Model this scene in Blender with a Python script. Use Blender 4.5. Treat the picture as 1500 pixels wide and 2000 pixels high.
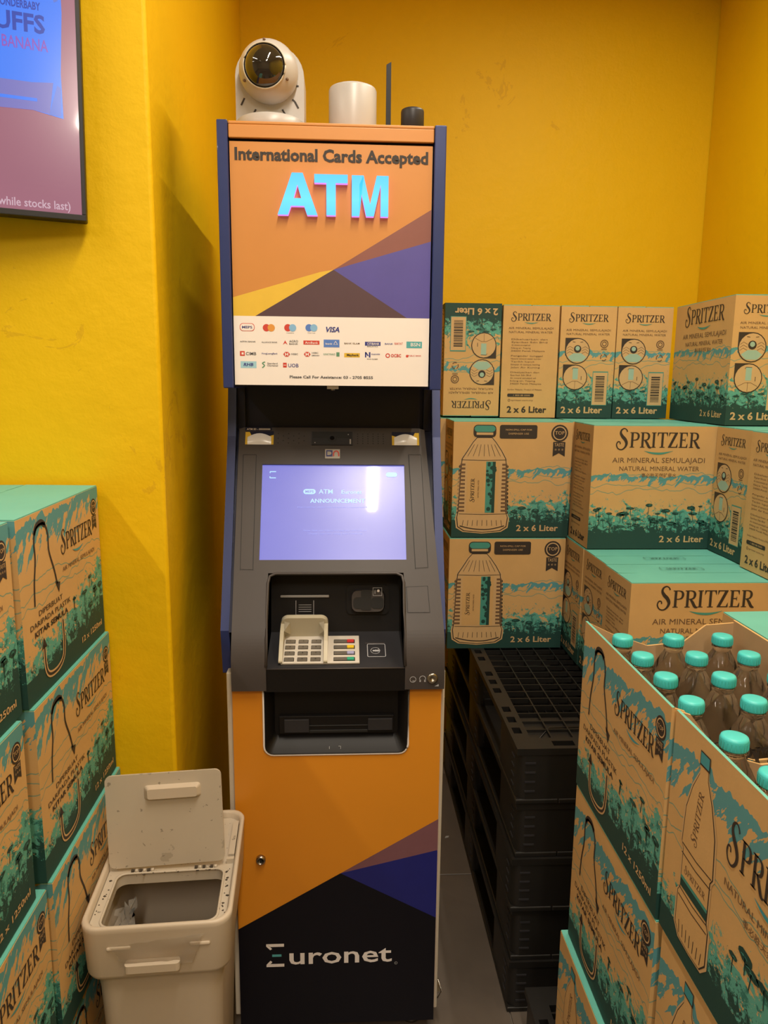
import bpy, bmesh, math, random
from mathutils import Vector, Matrix, Euler
PI = math.pi
C = bpy.context.scene.collection
for o in list(bpy.data.objects): bpy.data.objects.remove(o)
sc = bpy.context.scene

# ------------------------------------------------------------------ camera, world, lights, exposure
cam = bpy.data.cameras.new('camera'); cam.sensor_fit = 'VERTICAL'; cam.sensor_height = 32.0
cam.lens = 1450 / 2000 * 32.0; cam.clip_start = .02
co = bpy.data.objects.new('camera', cam); C.objects.link(co); sc.camera = co
yaw, pitch, roll = .0538, .1748, .0102
f_ = Vector((math.sin(yaw)*math.cos(pitch), math.cos(yaw)*math.cos(pitch), -math.sin(pitch)))
r_ = Vector((math.cos(yaw), -math.sin(yaw), 0)); u_ = r_.cross(f_)
r2 = math.cos(roll)*r_ + math.sin(roll)*u_; u2 = -math.sin(roll)*r_ + math.cos(roll)*u_
m3 = Matrix((r2, u2, -f_)).transposed()
co.matrix_world = Matrix.Translation((0, 0, 1.5)) @ m3.to_4x4()

w = bpy.data.worlds.new('world'); sc.world = w; w.use_nodes = True
w.node_tree.nodes['Background'].inputs[0].default_value = (1, .86, .66, 1)
w.node_tree.nodes['Background'].inputs[1].default_value = .12
sc.view_settings.view_transform = 'Standard'; sc.view_settings.look = 'None'
sc.view_settings.exposure = 0.0; sc.view_settings.gamma = 1; sc.view_settings.use_curve_mapping = False

CEIL = 3.0
WARM = (1.0, .89, .74)
def area(name, loc, sx, sy, power, col=WARM):
    l = bpy.data.lights.new(name, 'AREA'); l.shape = 'RECTANGLE'; l.size = sx; l.size_y = sy
    l.energy = power; l.color = col
    o = bpy.data.objects.new(name, l); o.location = loc; C.objects.link(o); return o
LAMPS = [(.15, .42, 30), (-1.53, .42, 15), (.82, 1.55, 18), (-1.53, -1.3, 18), (-3.1, .0, 10), (.15, -1.4, 34)]  # lamp nearest the back wall is added, unseen, to brighten wall and cartons
for lx, ly, p in LAMPS:
    area('tube_light', (lx, ly, CEIL-.075), .042, 1.2, p)

# ------------------------------------------------------------------ materials
def lin(c):
    return tuple(((x/255)/12.92 if x/255 <= .04045 else ((x/255+.055)/1.055)**2.4) for x in c)
class NT:
    def __init__(s, m): s.m = m; m.use_nodes = True; s.t = m.node_tree; s.n = s.t.nodes; s.l = s.t.links; s.b = s.n['Principled BSDF']
    def set(s, inp, v):
        if isinstance(v, bpy.types.NodeSocket): s.l.new(v, inp)
        elif isinstance(v, (tuple, list)) and len(v) == 3 and inp.type == 'RGBA': inp.default_value = (*v, 1)
        else: inp.default_value = v
    def math(s, op, a, b=0, c=None):
        n = s.n.new('ShaderNodeMath'); n.operation = op; s.set(n.inputs[0], a); s.set(n.inputs[1], b)
        if c is not None: s.set(n.inputs[2], c)
        return n.outputs[0]
    def mix(s, f, a, b):
        n = s.n.new('ShaderNodeMix'); n.data_type = 'RGBA'; s.set(n.inputs[0], f); s.set(n.inputs[6], a); s.set(n.inputs[7], b); return n.outputs[2]
    def noise(s, vec, scale, detail=2, rough=.5, dist=0, dim='3D'):
        n = s.n.new('ShaderNodeTexNoise'); n.noise_dimensions = dim
        if vec is not None: s.set(n.inputs['Vector'], vec)
        n.inputs['Scale'].default_value = scale; n.inputs['Detail'].default_value = detail
        n.inputs['Roughness'].default_value = rough; n.inputs['Distortion'].default_value = dist
        return n.outputs[0]
    def comb(s, x, y, z=0):
        n = s.n.new('ShaderNodeCombineXYZ'); s.set(n.inputs[0], x); s.set(n.inputs[1], y); s.set(n.inputs[2], z); return n.outputs[0]
    def obj(s):
        return s.n.new('ShaderNodeTexCoord').outputs['Object']
    def bump(s, h, strength=.2, dist=.01):
        n = s.n.new('ShaderNodeBump'); n.inputs['Strength'].default_value = strength; n.inputs['Distance'].default_value = dist
        s.set(n.inputs['Height'], h); s.l.new(n.outputs[0], s.b.inputs['Normal'])
def mat(name, col, rough=.5, metal=0, emit=None, es=0, vary=.08, vscale=30, bump=0, bscale=200, coat=0, trans=0, ior=None, spec=None):
    m = bpy.data.materials.new(name); t = NT(m); b = t.b
    if vary:
        f = t.noise(t.obj(), vscale, 4, .6)
        t.set(b.inputs['Base Color'], t.mix(f, tuple(c*(1-vary) for c in col), tuple(min(1, c*(1+vary)) for c in col)))
    else: b.inputs['Base Color'].default_value = (*col, 1)
    b.inputs['Roughness'].default_value = rough; b.inputs['Metallic'].default_value = metal
    if emit: b.inputs['Emission Color'].default_value = (*emit, 1); b.inputs['Emission Strength'].default_value = es
    if coat: b.inputs['Coat Weight'].default_value = coat; b.inputs['Coat Roughness'].default_value = .04
    if trans: b.inputs['Transmission Weight'].default_value = trans
    if ior: b.inputs['IOR'].default_value = ior
    if spec is not None: b.inputs['Specular IOR Level'].default_value = spec
    if bump: t.bump(t.noise(t.obj(), bscale, 4, .6), bump, .002)
    return m
KRAFT = (.62, .38, .145); TEAL = (.06, .29, .235); DGREEN = (.010, .055, .045); CYAN = (.05, .30, .34)
M = {}
def wall_mat():
    m = bpy.data.materials.new('yellow_paint'); t = NT(m); o = t.obj()
    big = t.noise(o, 1.6, 3, .6); f2 = t.noise(o, 9, 5, .65)
    st = t.noise(o, 5, 6, .7, 1.5)
    spot = t.math('MULTIPLY', t.math('GREATER_THAN', st, .665), .35)
    c = t.mix(big, (.78, .485, .002), (.85, .54, .003))
    c = t.mix(t.math('MULTIPLY', f2, .25), c, (.72, .45, .003)); c = t.mix(spot, c, (.55, .29, .01))
    t.set(t.b.inputs['Base Color'], c); t.b.inputs['Roughness'].default_value = .55; t.b.inputs['Specular IOR Level'].default_value = .25
    h = t.math('ADD', t.math('MULTIPLY', t.noise(o, 7, 6, .62), 1.0), t.math('MULTIPLY', t.noise(o, 60, 3), .12))
    t.bump(h, .35, .012); return m
M['wall'] = wall_mat()
def floor_mat():
    m = bpy.data.materials.new('grey_floor_tile'); t = NT(m); o = t.obj()
    a = t.noise(o, 3.5, 6, .65, 1.0); c = t.mix(a, (.085, .068, .055), (.16, .13, .105))
    sp = t.math('GREATER_THAN', t.noise(o, 60, 3), .70); c = t.mix(t.math('MULTIPLY', sp, .3), c, (.12, .10, .09))
    t.set(t.b.inputs['Base Color'], c); t.b.inputs['Roughness'].default_value = .42; t.bump(a, .1, .003); return m
M['floor'] = floor_mat()
M['grout'] = mat('pale_grout', (.22, .19, .16), .9)
M['ceiling'] = mat('white_ceiling', (.72, .68, .60), .9)
M['plaster'] = mat('cream_plaster', (.60, .52, .40), .9)
M['kraft'] = mat('kraft_board', KRAFT, .72, vary=.12, vscale=14, bump=.12, bscale=260)
M['kraft_in'] = mat('kraft_inside', (.47, .30, .15), .8, vary=.15, vscale=20)
M['teal'] = mat('teal_print', (.13, .47, .39), .5, vary=.10, vscale=12, bump=.08, bscale=60)
M['dgreen'] = mat('dark_green_print', DGREEN, .55)
M['tealink'] = mat('teal_ink', TEAL, .55); M['cyanink'] = mat('cyan_ink', CYAN, .55)
M['paleteal'] = mat('pale_teal_ink', (.33, .50, .40), .6)
M['brown'] = mat('brown_ink', (.035, .026, .02), .6)
M['thinbrown'] = mat('thin_brown_ink', (.16, .09, .045), .6)
M['kprint'] = mat('kraft_knockout', (.60, .39, .18), .7)
def forest(name, H, top, ridge, amp, thick, right=0.0):
    m = bpy.data.materials.new(name); t = NT(m)
    uv = t.n.new('ShaderNodeUVMap'); uv.uv_map = 'UVMap'
    s = t.n.new('ShaderNodeSeparateXYZ'); t.l.new(uv.outputs[0], s.inputs[0]); u, v0 = s.outputs[0], s.outputs[1]
    v = t.math('DIVIDE', v0, H)
    kr = t.noise(t.obj(), 14, 4, .6); c = t.mix(kr, tuple(x*.9 for x in KRAFT), tuple(x*1.1 for x in KRAFT))
    # mountains: ragged ridge with slanting streaks below it
    rr = t.math('ADD', ridge, t.math('MULTIPLY', t.math('SUBTRACT', t.noise(t.comb(u, 3.1), 24, 3, .6), .5), amp*2.2))
    if right: rr = t.math('ADD', rr, t.math('MULTIPLY', u, right))
    d = t.math('SUBTRACT', rr, v)
    st = t.noise(t.comb(t.math('ADD', t.math('MULTIPLY', u, 60), t.math('MULTIPLY', v0, -50)), t.math('MULTIPLY', t.math('ADD', u, v0), 16)), 1.0, 3, .6)
    lim = t.math('MULTIPLY', t.math('SUBTRACT', st, .36), thick*5.5)
    mk = t.math('MULTIPLY', t.math('GREATER_THAN', d, 0), t.math('LESS_THAN', d, lim))
    c = t.mix(t.math('MULTIPLY', mk, .92), c, CYAN)
    # contour lines of the hills
    for k, off in enumerate((.07, .12, .19)):
        wv = t.math('ADD', top + off, t.math('MULTIPLY', t.math('SUBTRACT', t.noise(t.comb(u, 7.7+k), 18, 2), .5), .16))
        ln = t.math('LESS_THAN', t.math('ABSOLUTE', t.math('SUBTRACT', v, wv)), .0032)
        c = t.mix(t.math('MULTIPLY', ln, .7), c, TEAL)
    # teal foliage thickening downwards
    vv = t.comb(u, v0)
    n2 = t.noise(vv, 34, 8, .74, 1.2)
    up = t.math('DIVIDE', t.math('SUBTRACT', top, v), .24)
    if right: up = t.math('ADD', up, t.math('MULTIPLY', t.math('SUBTRACT', u, .18), 3.2))
    a = t.math('ADD', up, t.math('MULTIPLY', t.math('SUBTRACT', n2, .5), 3.4))
    foli = t.math('GREATER_THAN', a, .35)
    tl = t.mix(t.math('GREATER_THAN', t.noise(vv, 55, 6, .75), .54), (.10, .38, .30), (.03, .18, .145)); tl = t.mix(t.math('GREATER_THAN', t.noise(t.comb(v0, u), 90, 6, .75), .60), tl, KRAFT)
    c = t.mix(foli, c, tl)
    n3 = t.noise(vv, 60, 8, .76, 1.0)
    b_ = t.math('ADD', t.math('DIVIDE', t.math('SUBTRACT', .24, v), .11), t.math('MULTIPLY', t.math('SUBTRACT', n3, .5), 6.0))
    if right: b_ = t.math('ADD', b_, t.math('MULTIPLY', t.math('SUBTRACT', u, .2), 3.5))
    c = t.mix(t.math('GREATER_THAN', b_, .5), c, DGREEN)
    c = t.mix(t.math('LESS_THAN', v, .13), c, DGREEN)
    t.set(t.b.inputs['Base Color'], c); t.b.inputs['Roughness'].default_value = .66
    t.bump(t.noise(t.obj(), 160, 3), .08, .002); return m
M['forest_a'] = forest('water_carton_print', .35, .40, .60, .060, .055)
M['forest_b'] = forest('twelve_pack_print', .30, .42, .90, .09, .15, .25)
M['navy'] = mat('navy_metal', (.024, .040, .155), .34, .1, coat=.15)
M['navy_dark'] = mat('dark_navy_panel', (.009, .011, .036), .4, spec=.3)
M['sign_orange'] = mat('sign_orange', (.62, .255, .055), .42, vary=.03)
M['door_orange'] = mat('door_orange', (.72, .27, .015), .38, vary=.04, vscale=6)
M['sign_yellow'] = mat('sign_yellow', (.78, .50, .05), .42); M['sign_brown'] = mat('sign_red_brown', (.26, .095, .075), .42)
M['sign_blue'] = mat('sign_violet_blue', (.10, .085, .36), .42); M['sign_plum'] = mat('sign_plum', (.095, .05, .06), .42)
M['door_plum'] = mat('door_plum', (.20, .085, .10), .4); M['door_blue'] = mat('door_blue', (.012, .015, .17), .36)
M['door_black'] = mat('door_black', (.004, .0035, .008), .38, spec=.3)
M['sign_white'] = mat('sign_white', (.90, .83, .79), .42, vary=.02)
M['cream'] = mat('cream_painted_metal', (.62, .56, .45), .4)
M['white'] = mat('white_plastic', (.47, .45, .43), .35, vary=.03)
M['fascia'] = mat('dark_grey_plastic', (.060, .051, .049), .40, spec=.4, vary=.05, bump=.04, bscale=900)
M['black'] = mat('black_plastic', (.007, .006, .006), .45, spec=.28)
M['black2'] = mat('charcoal_plastic', (.026, .025, .028), .42, spec=.35)
M['groove'] = mat('groove_black', (.01, .01, .01), .6)
M['greyline'] = mat('pale_grey_print', (.42, .42, .44), .5)
M['steel'] = mat('brushed_steel', (.42, .39, .34), .3, 1)
M['beige'] = mat('beige_plastic', (.50, .45, .33), .38, vary=.05)
M['keyplate'] = mat('pale_keypad_plate', (.60, .55, .48), .35)
M['keytop'] = mat('steel_key', (.30, .27, .23), .3, .6)
for n, c in dict(red=(.55, .03, .03), yel=(.75, .5, .02), grn=(.03, .35, .2), lav=(.35, .35, .55), redl=(.62, .06, .04), orl=(.75, .32, .06), blul=(.10, .22, .62), sky=(.25, .50, .78), nvl=(.04, .05, .25), dgr=(.10, .10, .11), tealb=(.10, .42, .45), ylb=(.75, .48, .04), grt=(.12, .30, .18), pale=(.35, .62, .75)).items():
    M[n] = mat('print_' + {'redl': 'red', 'orl': 'orange', 'blul': 'blue', 'nvl': 'navy', 'dgr': 'dark_grey', 'ylb': 'amber', 'grt': 'green', 'tealb': 'turquoise', 'yel': 'key_yellow', 'red': 'key_red', 'grn': 'key_green', 'lav': 'key_lavender', 'sky': 'sky_blue', 'pale': 'pale_blue'}[n], c, .45)
M['pallet'] = mat('black_pallet_plastic', (.010, .009, .008), .42, vary=.3, vscale=8, bump=.06, bscale=120)
def bin_mat():
    m = bpy.data.materials.new('off_white_bin_plastic'); t = NT(m); o = t.obj()
    c = t.mix(t.noise(o, 6, 4, .6), (.50, .43, .335), (.58, .51, .41))
    sp = t.math('GREATER_THAN', t.noise(o, 75, 3, .6), .665)
    c = t.mix(t.math('MULTIPLY', sp, .55), c, (.10, .08, .06))
    sm = t.math('GREATER_THAN', t.noise(o, 14, 4, .6), .66)
    c = t.mix(t.math('MULTIPLY', sm, .35), c, (.22, .18, .13))
    t.set(t.b.inputs['Base Color'], c); t.b.inputs['Roughness'].default_value = .4; return m
M['bin'] = bin_mat()
M['binclean'] = mat('smooth_bin_plastic', (.58, .49, .38), .42, vary=.06, vscale=8)
M['grime'] = mat('grime', (.06, .045, .03), .9)
M['cap'] = mat('turquoise_cap', (.06, .56, .54), .38, vary=.04)
M['glass'] = mat('clear_bottle_plastic', (.97, .98, .98),   .03, trans=1, ior=1.34, vary=0)
M['bag'] = mat('clear_thin_bag', (.85, .82, .76), .15, trans=.85, ior=1.05, vary=0)
M['dome'] = mat('smoked_dome', (.02, .015, .01), .06, coat=1, vary=.3)
M['domelens'] = mat('camera_lens_black', (.008, .008, .01), .1)
M['tube'] = mat('lamp_diffuser', (.9, .88, .82), .5, emit=(1, .87, .68), es=3, vary=0)
def screen_mat():
    m = bpy.data.materials.new('lit_cash_machine_screen'); t = NT(m)
    uv = t.n.new('ShaderNodeUVMap'); uv.uv_map = 'UVMap'; s = t.n.new('ShaderNodeSeparateXYZ'); t.l.new(uv.outputs[0], s.inputs[0])
    c = t.mix(t.noise(uv.outputs[0], 3, 2), (.155, .165, .62), (.185, .195, .68))
    t.set(t.b.inputs['Emission Color'], c); t.b.inputs['Emission Strength'].default_value = 1.0
    t.b.inputs['Base Color'].default_value = (.03, .03, .04, 1); t.b.inputs['Roughness'].default_value = .27
    t.b.inputs['Specular IOR Level'].default_value = .9
    t.b.inputs['Coat Weight'].default_value = .8; t.b.inputs['Coat Roughness'].default_value = .035; return m
M['screen'] = screen_mat()
M['scrtext'] = mat('screen_pale_text', (.1, .1, .1), .3, emit=(.42, .72, 1.0), es=1.0, vary=0)
M['scrdim'] = mat('screen_dim_text', (.1, .1, .1), .3, emit=(.30, .35, .9), es=1.0, vary=0)
def tv_mat():
    m = bpy.data.materials.new('television_picture_mauve'); t = NT(m); o = t.obj()
    c = t.mix(t.noise(o, 2.5, 3, .5), (.28, .10, .15), (.42, .165, .24))
    t.set(t.b.inputs['Emission Color'], c); t.b.inputs['Emission Strength'].default_value = 1.0
    t.b.inputs['Base Color'].default_value = (.02, .02, .02, 1); t.b.inputs['Roughness'].default_value = .2
    t.b.inputs['Coat Weight'].default_value = 1; t.b.inputs['Coat Roughness'].default_value = .05; return m
M['tv'] = tv_mat()
def em(name, c, s=1.0): return mat(name, (.02, .02, .02), .2, emit=c, es=s, vary=0, coat=1)
M['tvblue'] = em('picture_blue_pouch', (.035, .21, .95), 1.0); M['tvblue2'] = em('picture_mid_blue', (.10, .20, .75), .9)
M['tvviolet'] = em('picture_violet', (.20, .20, .62), .85)
M['tvnavy'] = em('picture_navy', (.006, .05, .42), 1.0); M['tvred'] = em('picture_magenta', (.26, .08, .50), 1.0)
M['tvtext'] = em('picture_caption', (.62, .42, .50), 1.0)
def atm_mat():
    m = bpy.data.materials.new('illuminated_letter_blue'); t = NT(m); o = t.obj()
    s = t.n.new('ShaderNodeSeparateXYZ'); t.l.new(o, s.inputs[0])
    k = t.math('MULTIPLY', t.math('SUBTRACT', s.outputs[2], 1.80), 14)
    wv = t.math('ABSOLUTE', t.math('SUBTRACT', k, .35))
    c = t.mix(t.math('MINIMUM', wv, 1), (.10, .62, 1.0), (.015, .34, .93))
    t.set(t.b.inputs['Emission Color'], c); t.b.inputs['Emission Strength'].default_value = 1.05
    t.b.inputs['Base Color'].default_value = (.05, .2, .4, 1); return m
M['atm'] = atm_mat()
M['atmglow'] = mat('letter_edge_violet', (.3, .2, .4), .5, emit=(.55, .20, .75), es=1.3, vary=0)

# ------------------------------------------------------------------ mesh building helpers
class MB:
    def __init__(s): s.v = []; s.f = []; s.m = []; s.mats = []; s.uv = {}; s.sm = set()
    def mi(s, k):
        if k not in s.mats: s.mats.append(k)
        return s.mats.index(k)
    def add(s, vs, fs, k, smooth=False, uvs=None):
        b = len(s.v); s.v += [tuple(p) for p in vs]; mi = s.mi(k)
        for i, f in enumerate(fs):
            if smooth: s.sm.add(len(s.f))
            if uvs: s.uv[len(s.f)] = [uvs[j] for j in f]
            s.f.append(tuple(j+b for j in f)); s.m.append(mi)
        return s
    def box(s, x0, x1, y0, y1, z0, z1, k):
        v = [(x, y, z) for x in (x0, x1) for y in (y0, y1) for z in (z0, z1)]
        return s.add(v, [(0, 1, 3, 2), (4, 6, 7, 5), (0, 4, 5, 1), (2, 3, 7, 6), (0, 2, 6, 4), (1, 5, 7, 3)], k)
    def prism(s, pts, fn, a, b, k, smooth=False):
        """pts: 2D outline; fn(p, h) -> 3D; extruded from h=a to h=b"""
        n = len(pts); v = [fn(p, a) for p in pts] + [fn(p, b) for p in pts]
        s.add(v, [tuple(range(n))[::-1], tuple(range(n, 2*n))], k)
        return s.add(v, [(i, (i+1) % n, n+(i+1) % n, n+i) for i in range(n)], k, smooth)
    def lathe(s, prof, k, c=(0, 0, 0), seg=28, axis='z', a0=0, a1=2*PI, closed=True):
        v = []; n = len(prof)
        segs = seg if closed else seg+1
        for i in range(segs):
            a = a0 + (a1-a0)*i/seg
            for r, h in prof:
                p = (r*math.cos(a), r*math.sin(a), h)
                if axis == 'y': p = (p[0], p[2], p[1])
                if axis == 'x': p = (p[2], p[0], p[1])
                v.append((c[0]+p[0], c[1]+p[1], c[2]+p[2]))
        fs = []
        for i in range(seg):
            j = (i+1) % segs
            for q in range(n-1): fs.append((i*n+q, j*n+q, j*n+q+1, i*n+q+1))
        return s.add(v, fs, k, True)
    def tube(s, pts, r, k, seg=8):
        pts = [Vector(p) for p in pts]; v = []; up = Vector((0, 0, 1))
        for i, p in enumerate(pts):
            d = (pts[min(i+1, len(pts)-1)] - pts[max(i-1, 0)]).normalized()
            a = d.cross(up if abs(d.z) < .9 else Vector((1, 0, 0))).normalized(); b = d.cross(a)
            for j in range(seg):
                t = 2*PI*j/seg; v.append(p + r*(math.cos(t)*a + math.sin(t)*b))
        fs = [(i*seg+j, i*seg+(j+1) % seg, (i+1)*seg+(j+1) % seg, (i+1)*seg+j) for i in range(len(pts)-1) for j in range(seg)]
        fs += [tuple(range(seg))[::-1], tuple(range(len(v)-seg, len(v)))]
        return s.add(v, fs, k, True)
    def mesh(s, name):
        me = bpy.data.meshes.new(name); me.from_pydata(s.v, [], s.f)
        for k in s.mats: me.materials.append(M[k])
        me.polygons.foreach_set('material_index', s.m)
        sm = [i in s.sm for i in range(len(s.f))]; me.polygons.foreach_set('use_smooth', sm)
        if s.uv:
            l = me.uv_layers.new(name='UVMap')
            for p in me.polygons:
                if p.index in s.uv:
                    for li, q in zip(p.loop_indices, s.uv[p.index]): l.data[li].uv = q
        me.update(); return me
    def obj(s, name, parent=None, bevel=0, seg=2):
        o = bpy.data.objects.new(name, s.mesh(name)); C.objects.link(o)
        if parent: o.parent = parent
        if bevel:
            b = o.modifiers.new('bevel', 'BEVEL'); b.width = bevel; b.segments = seg; b.limit_method = 'ANGLE'; b.angle_limit = .6
            b.harden_normals = False
        return o
def tag(o, label=None, cat=None, group=None, kind=None):
    if label: o['label'] = label
    if cat: o['category'] = cat
    if group: o['group'] = group
    if kind: o['kind'] = kind
    return o
def empty(name, loc=(0, 0, 0), rz=0):
    o = bpy.data.objects.new(name, None); C.objects.link(o); o.location = loc; o.rotation_euler = (0, 0, rz); o.empty_display_size = .05; return o
def copy_tree(o, parent=None):
    c = o.copy(); C.objects.link(c)
    if parent: c.parent = parent
    for ch in list(o.children): copy_tree(ch, c)
    return c

# ------------------------------------------------------------------ flat print: text, strokes, blobs
_tc = {}
def text_geo(s, bold=0.0):
    if (s, bold) in _tc: return _tc[(s, bold)]
    cu = bpy.data.curves.new('t', 'FONT'); cu.body = s; cu.offset = bold; cu.resolution_u = 2
    ob = bpy.data.objects.new('t', cu); C.objects.link(ob)
    dg = bpy.context.evaluated_depsgraph_get(); e = ob.evaluated_get(dg); me = e.to_mesh()
    v = [(p.co.x, p.co.y) for p in me.vertices]; f = [tuple(p.vertices) for p in me.polygons]
    e.to_mesh_clear(); bpy.data.objects.remove(ob); bpy.data.curves.remove(cu)
    if not v: v = [(0, 0)]
    # merge the doubled outline vertices
    _tc[(s, bold)] = (v, f); return v, f
def crom(pts, n=5, closed=False):
    out = []; N = len(pts)
    for i in range(N if closed else N-1):
        p = [pts[(i+k) % N] if closed else pts[min(max(i+k, 0), N-1)] for k in (-1, 0, 1, 2)]
        for j in range(n):
            t = j/n; out.append(tuple(.5*((2*p[1][q]) + (-p[0][q]+p[2][q])*t + (2*p[0][q]-5*p[1][q]+4*p[2][q]-p[3][q])*t*t + (-p[0][q]+3*p[1][q]-3*p[2][q]+p[3][q])*t**3) for q in range(len(pts[0]))))
    if not closed: out.append(tuple(pts[-1]))
    return out
def rib(pts):
    """ribbon polygon strip from (x, y, width)"""
    L = []; R = []
    for i, p in enumerate(pts):
        a = pts[max(i-1, 0)]; b = pts[min(i+1, len(pts)-1)]
        d = math.hypot(b[0]-a[0], b[1]-a[1]) or 1; nx, ny = -(b[1]-a[1])/d, (b[0]-a[0])/d
        h = p[2]/2; L.append((p[0]+nx*h, p[1]+ny*h)); R.append((p[0]-nx*h, p[1]-ny*h))
    n = len(pts); return R+L, [(i, i+1, n+i+1, n+i) for i in range(n-1)]
def rect(x0, y0, x1, y1): return [(x0, y0), (x1, y0), (x1, y1), (x0, y1)], [(0, 1, 2, 3)]
def rrect(x0, y0, x1, y1, r, n=4):
    p = []
    for cx, cy, a in ((x1-r, y0+r, -PI/2), (x1-r, y1-r, 0), (x0+r, y1-r, PI/2), (x0+r, y0+r, PI)):
        for i in range(n+1): t = a + i/n*PI/2; p.append((cx+r*math.cos(t), cy+r*math.sin(t)))
    return p
def glyph(ch):
    g = []
    def stem(x, w=.17): g.append(rect(x, 0, x+w, 1)); g.append(rect(x-.09, 0, x+w+.09, .05)); g.append(rect(x-.09, .95, x+w+.09, 1))
    if ch in 'PR':
        stem(.12); g.append(rib(crom([(.2, .975, .05), (.45, .97, .06), (.62, .9, .12), (.68, .74, .17), (.61, .56, .12), (.43, .49, .06), (.2, .49, .05)], 4)))
        if ch == 'R': g.append(rib(crom([(.38, .50, .1), (.55, .3, .17), (.72, .05, .17), (.90, -.02, .06)], 4))); return g, .86
        return g, .78
    if ch == 'I': stem(.1); return g, .42
    if ch == 'T':
        g.append(rect(.33, 0, .5, 1)); g.append(rect(.22, 0, .61, .05)); g.append(rect(.02, .94, .81, 1)); g.append(([(.02, .94), (.14, .94), (.04, .74), (.02, .74)], [(3, 2, 1, 0)])); g.append(([(.69, .94), (.81, .94), (.81, .74), (.79, .74)], [(3, 2, 1, 0)])); return g, .82
    if ch == 'Z':
        g.append(rect(.06, .94, .74, 1)); g.append(rect(.03, 0, .76, .06)); g.append(([(.03, .03), (.24, .03), (.74, .97), (.53, .97)], [(0, 1, 2, 3)])); g.append(([(.06, .96), (.06, .74), (.08, .74), (.18, .96)], [(0, 1, 2, 3)])); g.append(([(.62, .03), (.74, .27), (.76, .27), (.76, .03)], [(3, 2, 1, 0)])); return g, .82
    if ch == 'E':
        stem(.1); g.append(rect(.1, .94, .66, 1)); g.append(rect(.1, 0, .68, .06)); g.append(rect(.1, .48, .5, .54)); g.append(rect(.47, .40, .51, .62)); g.append(([(.54, .95), (.66, .95), (.66, .74), (.64, .74)], [(3, 2, 1, 0)])); g.append(([(.56, .05), (.66, .27), (.69, .27), (.69, .05)], [(3, 2, 1, 0)])); return g, .76
    if ch == 'S':
        g.append(rib(crom([(.74, 1.03, .10), (.66, 1.17, .07), (.48, 1.24, .07), (.28, 1.13, .12), (.24, .93, .17), (.38, .72, .21), (.60, .52, .22), (.72, .27, .20), (.62, .02, .13), (.38, -.14, .08), (.10, -.08, .08), (-.04, .16, .09), (.04, .36, .08), (.20, .36, .07), (.24, .22, .09)], 5))); return g, .92
def flipfix(v, f):
    out = []
    for q in f:
        a = sum(v[q[i]][0]*v[q[(i+1) % len(q)]][1]-v[q[(i+1) % len(q)]][0]*v[q[i]][1] for i in range(len(q)))
        out.append(q if a >= 0 else q[::-1])
    return out
class Art:
    def __init__(s): s.i = []
    def add(s, v, f, k, layer=1): s.i.append((v, flipfix(v, f), k, layer))
    def poly(s, pts, k, layer=1): s.add(pts, [tuple(range(len(pts)))], k, layer)
    def rect(s, x0, y0, x1, y1, k, layer=1): s.poly([(x0, y0), (x1, y0), (x1, y1), (x0, y1)], k, layer)
    def stroke(s, pts, w, k, layer=1, smooth=0, closed=False):
        if smooth: pts = crom(pts, smooth, closed)
        if closed: pts = list(pts)+[pts[0], pts[1]]
        v, f = rib([(p[0], p[1], w) for p in pts]); s.add(v, f, k, layer)
    def circle(s, x, y, r, k, layer=1, n=20, ry=None): s.poly([(x+r*math.cos(2*PI*i/n), y+(ry or r)*math.sin(2*PI*i/n)) for i in range(n)], k, layer)
    def ring(s, x, y, r, w, k, layer=1, n=24, a0=0, a1=2*PI): s.stroke([(x+r*math.cos(a0+(a1-a0)*i/n), y+r*math.sin(a0+(a1-a0)*i/n)) for i in range(n+1)], w, k, layer)
    def text(s, t, x, y, h, k, layer=2, bold=0.0, width=None, align='c', rot=0, shear=0):
        """h = capital height; (x, y) = baseline anchor"""
        v, f = text_geo(t, bold); sy = h/.7; x0 = min(p[0] for p in v); x1 = max(p[0] for p in v)
        sx = sy if width is None else width/max(x1-x0, 1e-6)
        off = {'c': -(x0+x1)/2, 'l': -x0, 'r': -x1}[align]
        q = [((p[0]+off)*sx+shear*p[1]*sy, p[1]*sy) for p in v]; c, sn = math.cos(rot), math.sin(rot)
        s.add([(x+a*c-b*sn, y+a*sn+b*c) for a, b in q], f, k, layer)
    def brand(s, x, y, w, k='brown', layer=2, rot=0, ratio=1.0, swoosh='tealink'):
        tot = 0; parts = []
        for ch in 'SPRITZER':
            g, a = glyph(ch); parts.append((tot, g)); tot += a + (.02 if ch != 'S' else .02)
        sc_ = w/tot; c, sn = math.cos(rot), math.sin(rot)
        T = lambda a, b: (x+(a-tot/2)*sc_*c-b*sc_*ratio*sn, y+(a-tot/2)*sc_*sn+b*sc_*ratio*c)
        for ox, g in parts:
            for v, f in g: s.add([T(a+ox, b) for a, b in v], f, k, layer)
        if swoosh:
            pts = crom([(tot*.33, -.22, .01), (tot*.43, -.36, .12), (tot*.55, -.38, .13), (tot*.68, -.22, .01)], 5)
            v, f = rib(pts); s.add([T(a, b) for a, b in v], f, swoosh, layer)
    def lay(s, mb, o, u, v, n=None):
        o, u, v = Vector(o), Vector(u), Vector(v); n = u.cross(v)
        for vs, f, k, l in s.i: mb.add([o+u*a+v*b+n*(.0003+.00022*l) for a, b in vs], f, k)
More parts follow.
